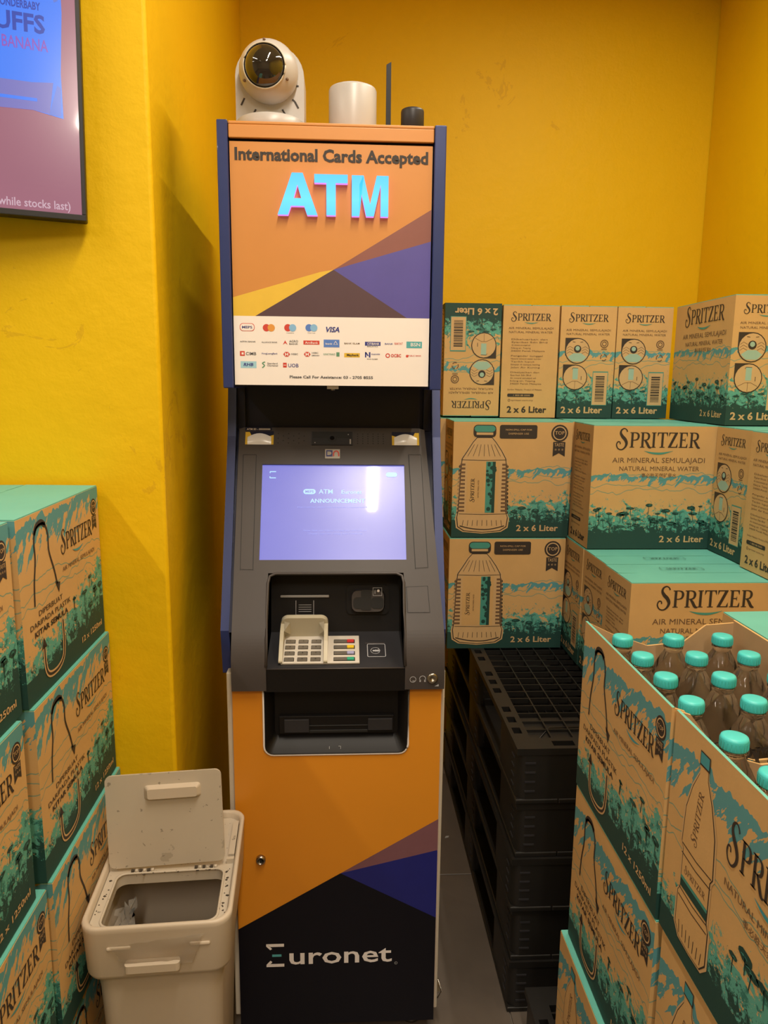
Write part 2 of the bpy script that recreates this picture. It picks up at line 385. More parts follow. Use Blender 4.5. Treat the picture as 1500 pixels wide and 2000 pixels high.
def badge(a, x, y, h):
    r = h*.27; a.circle(x, y+h-r, r, 'brown'); a.ring(x, y+h-r, r*.74, r*.12, 'kprint', 2); a.text('TOP', x, y+h-r*1.15, r*.4, 'kprint', 3)
    a.poly([(x-r*.72, y), (x, y+r*.4), (x+r*.72, y), (x+r*.72, y+h-2*r), (x-r*.72, y+h-2*r)], 'brown')
    a.text('TASTE', x, y+h*.32, r*.38, 'kprint', 2, width=r*1.1); a.text('* * *', x, y+h*.14, r*.4, 'kprint', 2)
def blob(a, x, y, rx, ry, rnd, k='dgreen'):
    pts = [(x+rx*math.cos(t)*(1+rnd.uniform(-.16, .16)), y+ry*math.sin(t)*(1+rnd.uniform(-.2, .2))) for t in [2*PI*i/13 for i in range(13)]]
    a.poly(pts, k, 1)
    for q in range(2):
        xx = x+rnd.uniform(-.4, .4)*rx; yy = y+rnd.uniform(-.3, .4)*ry
        a.stroke([(xx-rx*.35, yy), (xx, yy+ry*.25), (xx+rx*.35, yy)], ry*.16, 'tealink', 2)
def trees(a, L, H, n, y0, y1, seed, x0=.03):
    rnd = random.Random(seed)
    for i in range(n):
        x = rnd.uniform(x0, .97)*L; y = rnd.uniform(y0, y1)*H; rx = rnd.uniform(.014, .036)*L*1.15
        if y > H*.22: a.stroke([(x, y), (x+rnd.uniform(-.004, .004), y-H*.07)], .0016, 'dgreen', 1)
        blob(a, x, y, rx, rx*rnd.uniform(.32, .5), rnd)

# ------------------------------------------------------------------ cartons
def art_front_a(L, H):
    a = Art(); a.brand(.52*L, .82*H, .66*L, ratio=1.15)
    a.text('AIR MINERAL SEMULAJADI', .53*L, .70*H, .040*H, 'thinbrown', width=.74*L); a.text('NATURAL MINERAL WATER', .54*L, .635*H, .036*H, 'thinbrown', width=.64*L)
    a.text('事必胜天然矿泉水', .54*L, .585*H, .026*H, 'thinbrown', width=.28*L)
    trees(a, L, H, 30, .17, .36, 5); a.text('2 x 6 Liter', .76*L, .055*H, .052*H, 'kprint', bold=.02, width=.36*L); return a
def art_bottle_a(L, H):
    a = Art(); cx = .26*L
    trees(a, L, H, 14, .14, .27, 9, .5)
    bodyo = [(-.065, .86), (-.10, .82), (-.15, .74), (-.19, .68), (-.195, .64), (-.20, .55), (-.205, .45), (-.21, .35), (-.215, .22), (-.225, .17), (-.215, .09), (-.16, .055), (0, .04), (.16, .055), (.215, .09), (.225, .17), (.205, .22), (.20, .35), (.20, .5), (.195, .64), (.19, .68), (.15, .75), (.10, .82), (.065, .86)]
    P = [(cx+x*L*.98, y*H) for x, y in bodyo]
    a.poly([(cx+(p[0]-cx)*1.05, (p[1]-.45*H)*1.02+.45*H) for p in P], 'kprint', 1); a.poly(P, 'brown', 2)
    a.poly([(cx+(p[0]-cx)*.965, (p[1]-.45*H)*.985+.45*H) for p in P], 'kprint', 3)
    for sgn in (-1, 1):
        for k in range(13):
            yy = H*(.62-.033*k); x0 = cx+sgn*L*(.155); x1 = cx+sgn*L*(.197+.001*k)
            a.rect(min(x0, x1), yy, max(x0, x1), yy+H*.017, 'thinbrown', 4)
            a.circle(cx+sgn*L*(.196+.001*k), yy-H*.008, H*.014, 'brown', 1, 8)
    a.rect(cx-.14*L, .215*H, cx+.13*L, .655*H, 'kraft', 4); a.rect(cx+.02*L, .215*H, cx+.095*L, .655*H, 'tealink', 5)
    rnd = random.Random(3)
    for k in range(22): a.circle(cx+L*rnd.uniform(.03, .095), H*rnd.uniform(.235, .64), L*rnd.uniform(.008, .02), 'dgreen', 6, 8)
    a.rect(cx+.075*L, .215*H, cx+.10*L, .655*H, 'dgreen', 6)
    a.brand(cx-.075*L, .41*H, .20*H, layer=6, rot=PI/2, swoosh=None); a.text('NATURAL MINERAL WATER', cx-.035*L, .42*H, .012*H, 'thinbrown', 6, rot=PI/2, width=.15*H)
    for k in range(-3, 4): a.stroke([(cx+k*.028*L, .80*H), (cx+k*.046*L, .70*H)], .0012, 'brown', 5)
    for k in range(-4, 5): a.stroke([(cx+k*.042*L, .10*H), (cx+k*.04*L, .15*H)], .0014, 'brown', 5)
    a.stroke([(cx-.19*L, .10*H), (cx-.08*L, .075*H), (cx+.06*L, .07*H), (cx+.19*L, .10*H)], .003, 'brown', 5, 4)
    a.stroke([(cx-.2*L, .205*H), (cx, .20*H), (cx+.2*L, .205*H)], .0015, 'brown', 5)
    a.stroke([(cx-.19*L, .67*H), (cx, .665*H), (cx+.19*L, .67*H)], .0015, 'brown', 5)
    a.poly([(x+cx-.26*L, y) for x, y in rrect(.165*L, .86*H, .355*L, .965*H, .012)], 'brown', 4); a.poly([(x+cx-.26*L, y) for x, y in rrect(.172*L, .905*H, .348*L, .958*H, .01)], 'tealink', 5)
    a.rect(cx-.07*L, .88*H, cx+.07*L, .90*H, 'kprint', 6)
    a.poly(rrect(.385*L, .85*H, .70*L, .965*H, .006), 'brown', 2); a.text('NON-SPILL CAP FOR', .545*L, .918*H, .014*H, 'kprint', 3, width=.22*L); a.text('DISPENSER USE', .545*L, .885*H, .014*H, 'kprint', 3, width=.17*L)
    badge(a, .89*L, .70*H, .27*H)
    a.text('2 x 6 Liter', .735*L, .055*H, .052*H, 'kprint', bold=.02, width=.36*L); return a
def art_instr(D, H):
    a = Art(); a.brand(.5*D, .86*H, .70*D, ratio=1.1); a.text('AIR MINERAL SEMULAJADI', .5*D, .775*H, .018*H, 'thinbrown', width=.80*D); a.text('NATURAL MINERAL WATER', .5*D, .74*H, .018*H, 'thinbrown', width=.78*D)
    for i, (cx, cy) in enumerate(((.32*D, .60*H), (.30*D, .365*H))):
        r = .225*D; a.poly([(cx-r, cy+r), (cx, cy+r), (cx-r, cy)], 'brown', 1); a.circle(cx, cy, r, 'brown', 2); a.circle(cx, cy, r*.93, 'kprint', 3)
        if i == 0:
            a.poly([(cx-r*.75, cy-r*.48), (cx-r*.3, cy-r*.18), (cx+r*.3, cy-r*.18), (cx+r*.75, cy-r*.48), (cx+r*.4, cy-r*.82), (cx-r*.4, cy-r*.82)], 'paleteal', 4)
            a.circle(cx, cy+r*.15, r*.30, 'brown', 5, 12); a.circle(cx, cy+r*.2, r*.18, 'paleteal', 6, 10)
            for sgn in (-1, 1):
                for q in range(3): a.stroke([(cx+sgn*r*.34, cy+r*(.2-.2*q)), (cx+sgn*r*.62, cy+r*(.35-.2*q)), (cx+sgn*r*.86, cy+r*(.18-.2*q))], .0010, 'thinbrown', 5)
                a.stroke([(cx+sgn*r*.2, cy+r*.68), (cx+sgn*r*.42, cy+r*.7)], .0014, 'brown', 5)
        else:
            a.rect(cx-r*.2, cy-r*.15, cx+r*.22, cy+r*.72, 'paleteal', 4); a.stroke([(cx-r*.28, cy+r*.62), (cx-r*.2, cy+r*.74), (cx+r*.22, cy+r*.72)], .0012, 'brown', 5)
            a.stroke([(cx-r*.7, cy-r*.55), (cx-r*.2, cy-r*.3), (cx+r*.2, cy-r*.3), (cx+r*.7, cy-r*.55)], .001, 'thinbrown', 5); a.stroke([(cx, cy-r*.3), (cx, cy-r*.9)], .001, 'thinbrown', 5)
            a.stroke([(cx+r*.5, cy-r*.2), (cx+r*.5, cy+r*.1)], .0016, 'brown', 5)
    a.ring(.80*D, .665*H, .065*D, .003, 'thinbrown'); a.ring(.80*D, .665*H, .035*D, .0025, 'thinbrown'); a.rect(.75*D, .615*H, .85*D, .622*H, 'thinbrown')
    for k in range(3): a.ring(.80*D, .545*H, .055*D, .003, 'thinbrown', 1, 7, k*2.1, k*2.1+1.5)
    a.rect(.62*D, .115*H, .90*D, .42*H, 'tealink', 1); a.rect(.63*D, .12*H, .89*D, .41*H, 'kprint', 2)
    rnd = random.Random(4); y = .15*H
    while y < .38*H:
        h = rnd.choice((.0015, .0025, .004)); a.rect(.68*D, y, .84*D, y+h, 'brown', 3); y += h+rnd.choice((.0015, .0025))
    rnd = random.Random(8)
    for k in range(4): blob(a, D*(.14+.13*k), H*(.225+.02*(k % 2)), .055*D, .018*D, rnd)
    a.text('2 x 6 Liter', .45*D, .045*H, .056*H, 'kprint', bold=.03, width=.76*D); return a
def art_info(D, H):
    a = Art(); a.brand(.5*D, .86*H, .70*D, ratio=1.1); a.text('AIR MINERAL SEMULAJADI', .5*D, .785*H, .018*H, 'thinbrown', width=.80*D); a.text('NATURAL MINERAL WATER', .5*D, .75*H, .018*H, 'thinbrown', width=.78*D)
    rnd = random.Random(2); words = ['Dikeluarkan dan', 'Syarikat Sdn Bhd', 'Air mineral semulajadi asli', 'Kilang air, Taiping', '34000 Perak Malaysia', 'Pengedar tunggal', 'Natural mineral water sumber', 'Tarikh luput', 'Simpan di tempat kering', 'Jalan Air Kuning']
    y = .69*H
    for k in range(15):
        if k in (5, 10): y -= .018*H
        a.text(words[k % 10], .16*D, y, .013*H, 'thinbrown', align='l', width=D*rnd.uniform(.32, .66)); y -= .0255*H
    a.text('Sumber Malaysia / Product of Malaysia', .12*D, .245*H, .013*H, 'thinbrown', align='l', width=.62*D)
    a.poly(rrect(.12*D, .185*H, .60*D, .215*H, .004), 'brown'); a.text('1 800 88 0000', .38*D, .193*H, .014*H, 'kprint', 3, width=.3*D)
    a.ring(.155*D, .155*H, .018*D, .0015, 'thinbrown'); a.text('spritzer.com.my', .19*D, .149*H, .014*H, 'thinbrown', align='l', width=.40*D)
    a.text('2 x 6 Liter', .48*D, .045*H, .056*H, 'brown', bold=.03, width=.72*D); return a
def bottle_outline(a, L, H, cx):
    o = [(-.025, .90), (-.03, .85), (-.07, .77), (-.105, .66), (-.115, .50), (-.10, .475), (-.10, .30), (-.115, .275), (-.115, .13), (-.08, .085), (0, .08), (.08, .085), (.115, .13), (.115, .275), (.10, .30), (.10, .475), (.115, .50), (.105, .66), (.07, .77), (.03, .85), (.025, .90)]
    P = [(cx+x*L, y*H) for x, y in o]; a.poly([(cx+(p[0]-cx)*1.09, (p[1]-.48*H)*1.018+.48*H) for p in P], 'kprint', 1)
    a.poly(P, 'brown', 2); a.poly([(cx+(p[0]-cx)*.955, (p[1]-.48*H)*.99+.48*H) for p in P], 'kraft', 3)
    a.rect(cx-.034*L, .885*H, cx+.034*L, .945*H, 'brown', 4); a.rect(cx-.030*L, .893*H, cx+.030*L, .94*H, 'cyanink', 5)
    for y in (.495, .455, .30, .265): a.stroke([(cx-.105*L, y*H), (cx, (y-.008)*H), (cx+.105*L, y*H)], .0016, 'brown', 4)
    a.rect(cx-.096*L, .31*H, cx+.096*L, .345*H, 'dgreen', 4); a.rect(cx-.096*L, .345*H, cx+.096*L, .36*H, 'tealink', 4)
    a.brand(cx, .385*H, .15*L, 'thinbrown', 4, swoosh=None); a.brand(cx, .66*H, .24*H, 'thinbrown', 4, rot=PI/2-.12, swoosh=None)
    for k in range(-3, 4): a.stroke([(cx+k*.026*L, .105*H), (cx+k*.028*L, .16*H)], .0014, 'brown', 4)
def art_arrow_b(L, H):
    a = Art(); w = .0045
    a.stroke([(.13*L, .50*H), (.14*L, .62*H), (.165*L, .74*H), (.165*L, .84*H), (.19*L, .90*H), (.25*L, .915*H), (.29*L, .90*H), (.315*L, .84*H), (.315*L, .75*H), (.36*L, .63*H), (.385*L, .54*H)], w, 'brown', 2, 4)
    a.stroke([(.17*L, .875*H), (.20*L, .915*H), (.25*L, .925*H), (.29*L, .90*H)], w*2, 'brown', 2, 4)
    a.poly([(.362*L, .56*H), (.42*L, .54*H), (.40*L, .485*H)], 'brown', 2)
    for k, (t, b) in enumerate((('DIPERBUAT', 0), ('DARIPADA PLASTIK', 0), ('KITAR SEMULA', .025))):
        a.text(t, .30*L, (.435-.05*k)*H, .030*H, 'brown', bold=b, width=L*(.27, .46, .38)[k])
    U = [(.42*L, .315*H), (.42*L, .18*H), (.40*L, .10*H), (.33*L, .065*H), (.24*L, .075*H), (.20*L, .13*H), (.195*L, .26*H)]
    a.stroke(U, w*2.4, 'kprint', 2, 4); a.stroke(U, w, 'brown', 3, 4); a.poly([(.17*L, .245*H), (.225*L, .245*H), (.195*L, .305*H)], 'brown', 3)
    a.brand(.67*L, .70*H, .42*L, ratio=1.25, swoosh='cyanink'); a.text('AIR MINERAL SEMULAJADI', .68*L, .585*H, .026*H, 'thinbrown', width=.44*L)
    badge(a, .925*L, .72*H, .20*H); trees(a, L, H, 9, .2, .46, 12, .5)
    a.text('12 x 1250ml', .80*L, .07*H, .036*H, 'kprint', bold=.02, width=.30*L); return a
def art_bottle_b(L, H):
    a = Art(); bottle_outline(a, L, H, .24*L); a.brand(.67*L, .66*H, .50*L, ratio=1.4, swoosh='cyanink')
    a.text('NATURAL MINERAL WATER', .67*L, .545*H, .030*H, 'thinbrown', width=.50*L); a.text('事必胜天然矿泉水', .67*L, .49*H, .024*H, 'thinbrown', width=.26*L)
    trees(a, L, H, 9, .2, .40, 15, .5); a.text('12 x 1250ml', .80*L, .07*H, .036*H, 'kprint', bold=.02, width=.30*L); return a
def art_end_b(D, H):
    a = Art(); a.brand(.5*D, .72*H, .6*D, ratio=1.2); trees(a, D, H, 6, .2, .35, 21); return a
def carton_body(L, D, H, faces, fm, name, open_=False, dip=None):
    """faces = art for front(-y), right(+x), back(+y), left(-x); plain[i] True leaves bare board"""
    mb = MB(); hl, hd = L/2, D/2; T = H-.004 if not open_ else H
    F = [((-hl, -hd, 0), (1, 0, 0), L), ((hl, -hd, 0), (0, 1, 0), D), ((hl, hd, 0), (-1, 0, 0), L), ((-hl, hd, 0), (0, -1, 0), D)]
    for i, (o, u, W) in enumerate(F):
        o, u, z = Vector(o), Vector(u), Vector((0, 0, 1)); art, plain = faces[i]
        if open_ and dip and i in dip: cuts = dip[i]
        else: cuts = [(0, T), (W, T)]
        top = [o+u*x+z*h for x, h in cuts]; pts = [o]+[o+u*W]+top[::-1]
        uvs = [(0, 0), (W, 0)]+[(x, h) for x, h in cuts[::-1]]
        n = u.cross(z)
        mb.add(pts, [tuple(range(len(pts)))], 'kraft' if plain else fm, uvs=uvs)
        if open_:
            inn = [p-n*.004 for p in top]; bi = [o-n*.004+z*.004, o+u*W-n*.004+z*.004]
            for q in range(len(top)-1): mb.add([top[q], top[q+1], inn[q+1], inn[q]], [(0, 1, 2, 3)], 'teal' if i == 0 else 'kraft')
            p2 = bi+inn[::-1]; mb.add(p2, [tuple(range(len(p2)))[::-1]], 'kraft_in')
        if art: art.lay(mb, o, u, z)
    mb.box(-hl+.001, hl-.001, -hd+.001, hd-.001, 0, .004, 'kraft_in')
    if not open_: mb.add([(-hl, -hd, T), (hl, -hd, T), (hl, hd, T), (-hl, hd, T)], [(0, 1, 2, 3)], 'kraft')
    return mb
def flaps(parent, L, D, H, seed=0, along='x'):
    rnd = random.Random(seed); hl, hd = L/2, D/2
    for s in (-1, 1):
        mb = MB(); y0, y1 = (-hd+.0006, -.0018) if s < 0 else (.0018, hd-.0006); N = 6
        # gently rippled board, proud by a couple of millimetres along the seam
        vs = []; 
        for i in range(N+1):
            x = -hl+.0006+(L-.0012)*i/N
            for j, y in enumerate((y0, y1)):
                e = (j == 1) if s < 0 else (j == 0); z = H-.0053+(rnd.uniform(.0002, .0016) if e else .0003)
                vs += [(x, y, z), (x, y, z+.003)]
        fs = []
        for i in range(N):
            a = 4*i; b = a+4; fs += [(a+1, b+1, b+3, a+3), (a, a+2, b+2, b), (a, b, b+1, a+1), (a+2, a+3, b+3, b+2)]
        fs += [(0, 1, 3, 2), (4*N, 4*N+2, 4*N+3, 4*N+1)]
        mb.add(vs, fs, 'teal')
        if s > 0:
            a = Art(); a.stroke(rrect(-.055, .2*D-.012, .055, .2*D+.012, .004), .0012, 'dgreen', 1, closed=True); a.text('SPRITZER', 0, .2*D-.006, .012, 'dgreen', 1, width=.08)
            a.lay(mb, (0, 0, H+.0006), (1, 0, 0), (0, 1, 0))
        mb.obj('flap', parent)
LA, DA, HA = .356, .178, .351
LB, DB, HBL, HBR = .357, .265, .290, .313
def make_a():
    mb = carton_body(LA, DA, HA, [(art_front_a(LA, HA), 0), (art_instr(DA, HA), 0), (art_bottle_a(LA, HA), 0), (art_info(DA, HA), 1)], 'forest_a', 'a')
    o = mb.obj('water_carton'); flaps(o, LA, DA, HA, 1); return o
def make_b(H, first):
    A_, B_ = art_arrow_b(LB, H), art_bottle_b(LB, H)
    if not first: A_, B_ = B_, A_
    mb = carton_body(LB, DB, H, [(A_, 0), (art_end_b(DB, H), 0), (B_, 0), (art_end_b(DB, H), 0)], 'forest_b', 'b')
    o = mb.obj('water_carton'); flaps(o, LB, DB, H, 2); return o
proto_a = make_a(); used = set()
def put(proto, x, y, z, rz, label, group, flip=False):
    o = proto if proto.name not in used else copy_tree(proto)
    used.add(proto.name)
    o.location = (x, y, z); o.rotation_euler = (0, 0, rz)
    if flip:
        o.rotation_euler = (Matrix.Rotation(PI, 4, 'Y') @ Matrix.Rotation(rz, 4, 'Z')).to_euler(); o.location = (x, y, z+HA+.001)
    tag(o, label, 'carton', group); return o
PZ = .685                                                      # top of the pallet stack
R1, R2, R3 = PZ, PZ+HA+.001, PZ+2*HA+.002
GA = 'two-bottle water cartons stacked on the black pallets'
X1 = .317+LA/2
# bottom and middle row, left pair with a big bottle drawing facing the room
put(proto_a, X1, 2.18+DA/2, R1, PI, 'brown carton with big bottle drawing resting directly on the pallet edge beside the cash machine', GA)
put(proto_a, X1+.004, 2.182+DA/2, R2, PI, 'brown carton with big bottle drawing, stacked on the identical bottle-drawing carton', GA)
put(proto_a, X1-.004, 2.366+DA/2, R1, PI, 'lower brown carton hidden behind the lower bottle-drawing carton', GA)
put(proto_a, X1-.012, 2.366+DA/2, R2, PI, 'brown carton in the second layer behind the upper bottle-drawing carton', GA)
put(proto_a, X1, 2.552+DA/2, R1, 0, 'lower brown carton against the wall behind the bottle-drawing cartons', GA)
put(proto_a, X1, 2.552+DA/2, R2, 0, 'second-layer brown carton against the wall behind the bottle-drawing cartons', GA)
X2 = .682+LA/2
put(proto_a, X2-.002, 1.672+DA/2, R1, 0, 'front brown carton with teal top, large dark lettering half hidden by the open bottle carton', GA)
put(proto_a, X2+.001, 1.854+DA/2, R1, PI, 'teal-topped carton between the large-lettered front one and the wall-side one', GA)
put(proto_a, X2-.001, 2.036+DA/2, R1, PI, 'bottom-layer carton directly under the large-lettered middle-row carton', GA)
put(proto_a, X2+.004, 2.022+DA/2, R2, 0, 'middle-row brown carton with the largest full-width lettering, standing on teal carton tops', GA)
put(proto_a, X2+.002, 2.222+DA/2, R1, 0, 'bottom-layer carton in the row behind the large-lettered stack', GA)
put(proto_a, X2+.002, 2.222+DA/2, R2, 0, 'second-layer carton right behind the large-lettered middle-row carton', GA)
put(proto_a, X2+.002, 2.404+DA/2, R1, 0, 'bottom-layer carton near the back wall, centre of the pallet', GA)
put(proto_a, X2+.002, 2.404+DA/2, R2, 0, 'second-layer carton near the back wall, centre of the pallet', GA)
X3 = 1.0435+LA/2
for i, (yy, lab) in enumerate(((1.655, 'second carton from the front'), (1.838, 'third carton from the front'), (2.021, 'fourth carton from the front'), (2.204, 'rearmost carton'))):
    put(proto_a, X3, yy+DA/2, R1, PI, lab + ' in the bottom layer along the right wall', GA)
put(proto_a, X3-.022, 1.640+DA/2, R2, 0, 'middle-row carton cut by the picture edge, text block on its narrow left end', GA)
put(proto_a, X3-.010, 1.838+DA/2, R2, PI, 'middle-row carton beside the large-lettered one, barcode and circles on its narrow left end', GA)
put(proto_a, X3, 2.021+DA/2, R2, PI, 'middle-row carton hidden behind the one with barcode on its end', GA)
put(proto_a, X3, 2.204+DA/2, R2, PI, 'rearmost middle-row carton along the right wall', GA)
# top row, narrow ends forward
ty = 2.37+LA/2
put(proto_a, .312+DA/2, ty, R3, -PI/2, 'upside-down carton at the left end of the top row, beside the cash machine sign', GA, flip=True)
put(proto_a, .4955+DA/2, ty, R3, PI/2, 'top-row carton with plain board and a small text block, next to the upside-down one', GA)
put(proto_a, .679+DA/2, ty, R3, -PI/2, 'top-row carton with circles and barcode, right of the plain text-block carton', GA)
put(proto_a, .860+DA/2, ty, R3, -PI/2, 'top-row carton with circles and barcode, touching the angled side-on carton', GA)
put(proto_a, 1.046+DA/2, 2.006+LA/2, R3, -PI/2, 'top-row carton standing forward at the right end, long lettered side facing left', GA)

GBL = 'twelve-bottle cartons stacked against the left wall'
GBR = 'twelve-bottle cartons stacked at the front right'
pl = make_b(HBL, True)
PT = .14
lx = {3: -.470, 2: -.464, 1: -.458, 0: -.462}
rowname = {3: 'top carton', 2: 'second carton from the top', 1: 'third carton from the top', 0: 'bottom carton'}
for r in (3, 2, 1, 0):
    x = lx[r]-DB/2
    yf = {3: 1.065, 2: 1.068, 1: 1.072, 0: 1.066}[r]+LB/2
    put(pl, x, yf, PT+r*HBL+.0005*r, PI/2, rowname[r] + ' of the left column touching the yellow wall, recycling arrow print', GBL)
    put(pl, x-.004, {3: 1.052, 2: 1.035, 1: 1.058, 0: 1.048}[r]-LB/2, PT+r*HBL+.0005*r, PI/2, rowname[r] + ' of the nearer left column, cut by the picture edge', GBL)
pr = make_b(HBR, True); pr2 = make_b(HBR, False)
put(pr, .432+DB/2, 1.252-LB/2, PT+HBR+.0006, -PI/2, 'recycling-arrow carton directly under the far open bottle carton', GBR)
put(pr2, .421+DB/2, 1.262-LB/2, PT, -PI/2, 'lowest right-hand carton, bottle drawing print, standing on the floor pallet by the gap', GBR)
put(pr2, .436+DB/2, .882-LB/2, PT+HBR+.0006, -PI/2, 'carton under the nearer open one, its top edge running to the bottom right corner', GBR)
put(pr, .428+DB/2, .888-LB/2, PT, -PI/2, 'lowest nearer right-hand carton under the bottom right corner stack', GBR)
for r, t_ in ((0, 'lowest'), (1, 'middle'), (2, 'closed teal-topped')):
    put(pr, .712+DB/2, 1.309-LB/2, PT+r*(HBR+.0006), -PI/2, t_ + ' carton of the column right of the open bottle carton', GBR)
# two open cartons with their flaps cut away
def open_carton(arrow, x, y, label, dip):
    A_ = art_arrow_b(LB, HBR) if arrow else art_bottle_b(LB, HBR)
    mb = carton_body(LB, DB+.010, HBR, [(A_, 0), (art_end_b(DB, HBR), 0), (None, 0), (art_end_b(DB, HBR), 0)], 'forest_b', 'o', True, dip)
    o = mb.obj('open_carton'); o.location = (x, y, PT+2*HBR+.0012); o.rotation_euler = (0, 0, -PI/2)
    tag(o, label, 'carton', 'open cartons of bottled water'); return o
W_ = DB+.010
NEARCUT = [(0, HBR), (.018, HBR-.006), (.060, HBR-.060), (.12, HBR-.078), (W_-.06, HBR-.070), (W_-.015, HBR-.008), (W_, HBR)]
open_carton(True, .431+W_/2, 1.254-LB/2, 'far open brown carton with teal-capped bottles standing inside, recycling arrow print', {1: NEARCUT, 3: [(0, HBR-.004), (.055, HBR-.008), (.095, HBR-.040), (.16, HBR-.046), (.225, HBR-.024), (W_, HBR)]})
open_carton(False, .434+W_/2, .890-LB/2, 'nearer open brown carton with big bottle drawing on its side', {3: [(W_-x_, z_) for x_, z_ in NEARCUT[::-1]]})
# ------------------------------------------------------------------ bottles
def make_bottle():
    o = empty('water_bottle')
    mb = MB(); R = .042
    prof = [(.0, .004), (.018, .002), (.034, .0), (.040, .006), (R, .018), (R, .05)]
    for k in range(5): prof += [(R-.0016, .056+.012*k), (R, .062+.012*k)]
    prof += [(R, .125), (R-.001, .165), (R, .172), (R, .185), (.0405, .200), (.036, .222), (.0285, .243), (.021, .259), (.0150, .270), (.0140, .275), (.0165, .2765), (.0165, .279), (.0135, .280), (.0, .280)]
    mb.lathe(prof, 'glass', seg=28); mb.obj('bottle_body', o)
    mb = MB(); c = [(0, .2825), (.0135, .2825), (.0160, .281), (.0168, .283)]
    c = [(.0, .2805), (.0162, .2805), (.0168, .282), (.0170, .2935), (.0160, .2965), (.0130, .2975), (.0, .2975)]
    mb.lathe(c, 'cap', seg=40)
    for k in range(24):
        a = 2*PI*k/24; mb.box(.0168*math.cos(a)-.0006, .0168*math.cos(a)+.0006, .0168*math.sin(a)-.0006, .0168*math.sin(a)+.0006, .2825, .2925, 'cap')
    mb.obj('cap', o); return o
bp = make_bottle(); first = True
col_n = ['beside the left carton wall', 'in the middle file', 'in the right-hand file']
row_n = ['farthest bottle', 'second farthest bottle', 'second nearest bottle', 'nearest bottle']
zb = PT+2*HBR+.0062
rnd = random.Random(1)
for ci in range(3):
    for ri in range(4):
        b = bp if first else copy_tree(bp); first = False
        b.location = (.4825+.0885*ci+rnd.uniform(-.001, .001), 1.2055-.0868*ri+rnd.uniform(-.001, .001), zb); b.rotation_euler = (0, 0, rnd.uniform(0, 6))
        tag(b, 'turquoise-capped water bottle, %s %s, far open carton' % (row_n[ri], col_n[ci]), 'bottle', 'water bottles in the open cartons')
for ci in range(2):
    for ri in range(2):
        b = copy_tree(bp); b.location = (.4855+.0885*ci, .838-.0875*ri, zb)
        tag(b, 'turquoise-capped water bottle in the nearer open carton, %s %s' % (('first row', 'second row')[ri], ('against its left wall', 'one in from the left wall')[ci]), 'bottle', 'water bottles in the open cartons')

# ------------------------------------------------------------------ pallets
def grid_plate(mb, xs, ys, solid, z0, z1, k):
    nx, ny = len(xs)-1, len(ys)-1; S = [[solid(i, j) for j in range(ny)] for i in range(nx)]
    g = lambda i, j: 0 <= i < nx and 0 <= j < ny and S[i][j]
    for i in range(nx):
        for j in range(ny):
            if not S[i][j]: continue
            x0, x1, y0, y1 = xs[i], xs[i+1], ys[j], ys[j+1]
            mb.add([(x0, y0, z1), (x1, y0, z1), (x1, y1, z1), (x0, y1, z1)], [(0, 1, 2, 3)], k)
            mb.add([(x0, y0, z0), (x1, y0, z0), (x1, y1, z0), (x0, y1, z0)], [(3, 2, 1, 0)], k)
            if not g(i-1, j): mb.add([(x0, y0, z0), (x0, y0, z1), (x0, y1, z1), (x0, y1, z0)], [(0, 1, 2, 3)], k)
            if not g(i+1, j): mb.add([(x1, y0, z0), (x1, y1, z0), (x1, y1, z1), (x1, y0, z1)], [(0, 1, 2, 3)], k)
            if not g(i, j-1): mb.add([(x0, y0, z0), (x1, y0, z0), (x1, y0, z1), (x0, y0, z1)], [(0, 1, 2, 3)], k)
            if not g(i, j+1): mb.add([(x0, y1, z0), (x0, y1, z1), (x1, y1, z1), (x1, y1, z0)], [(0, 1, 2, 3)], k)
PW, PD, PH = .985, 1.18, .137
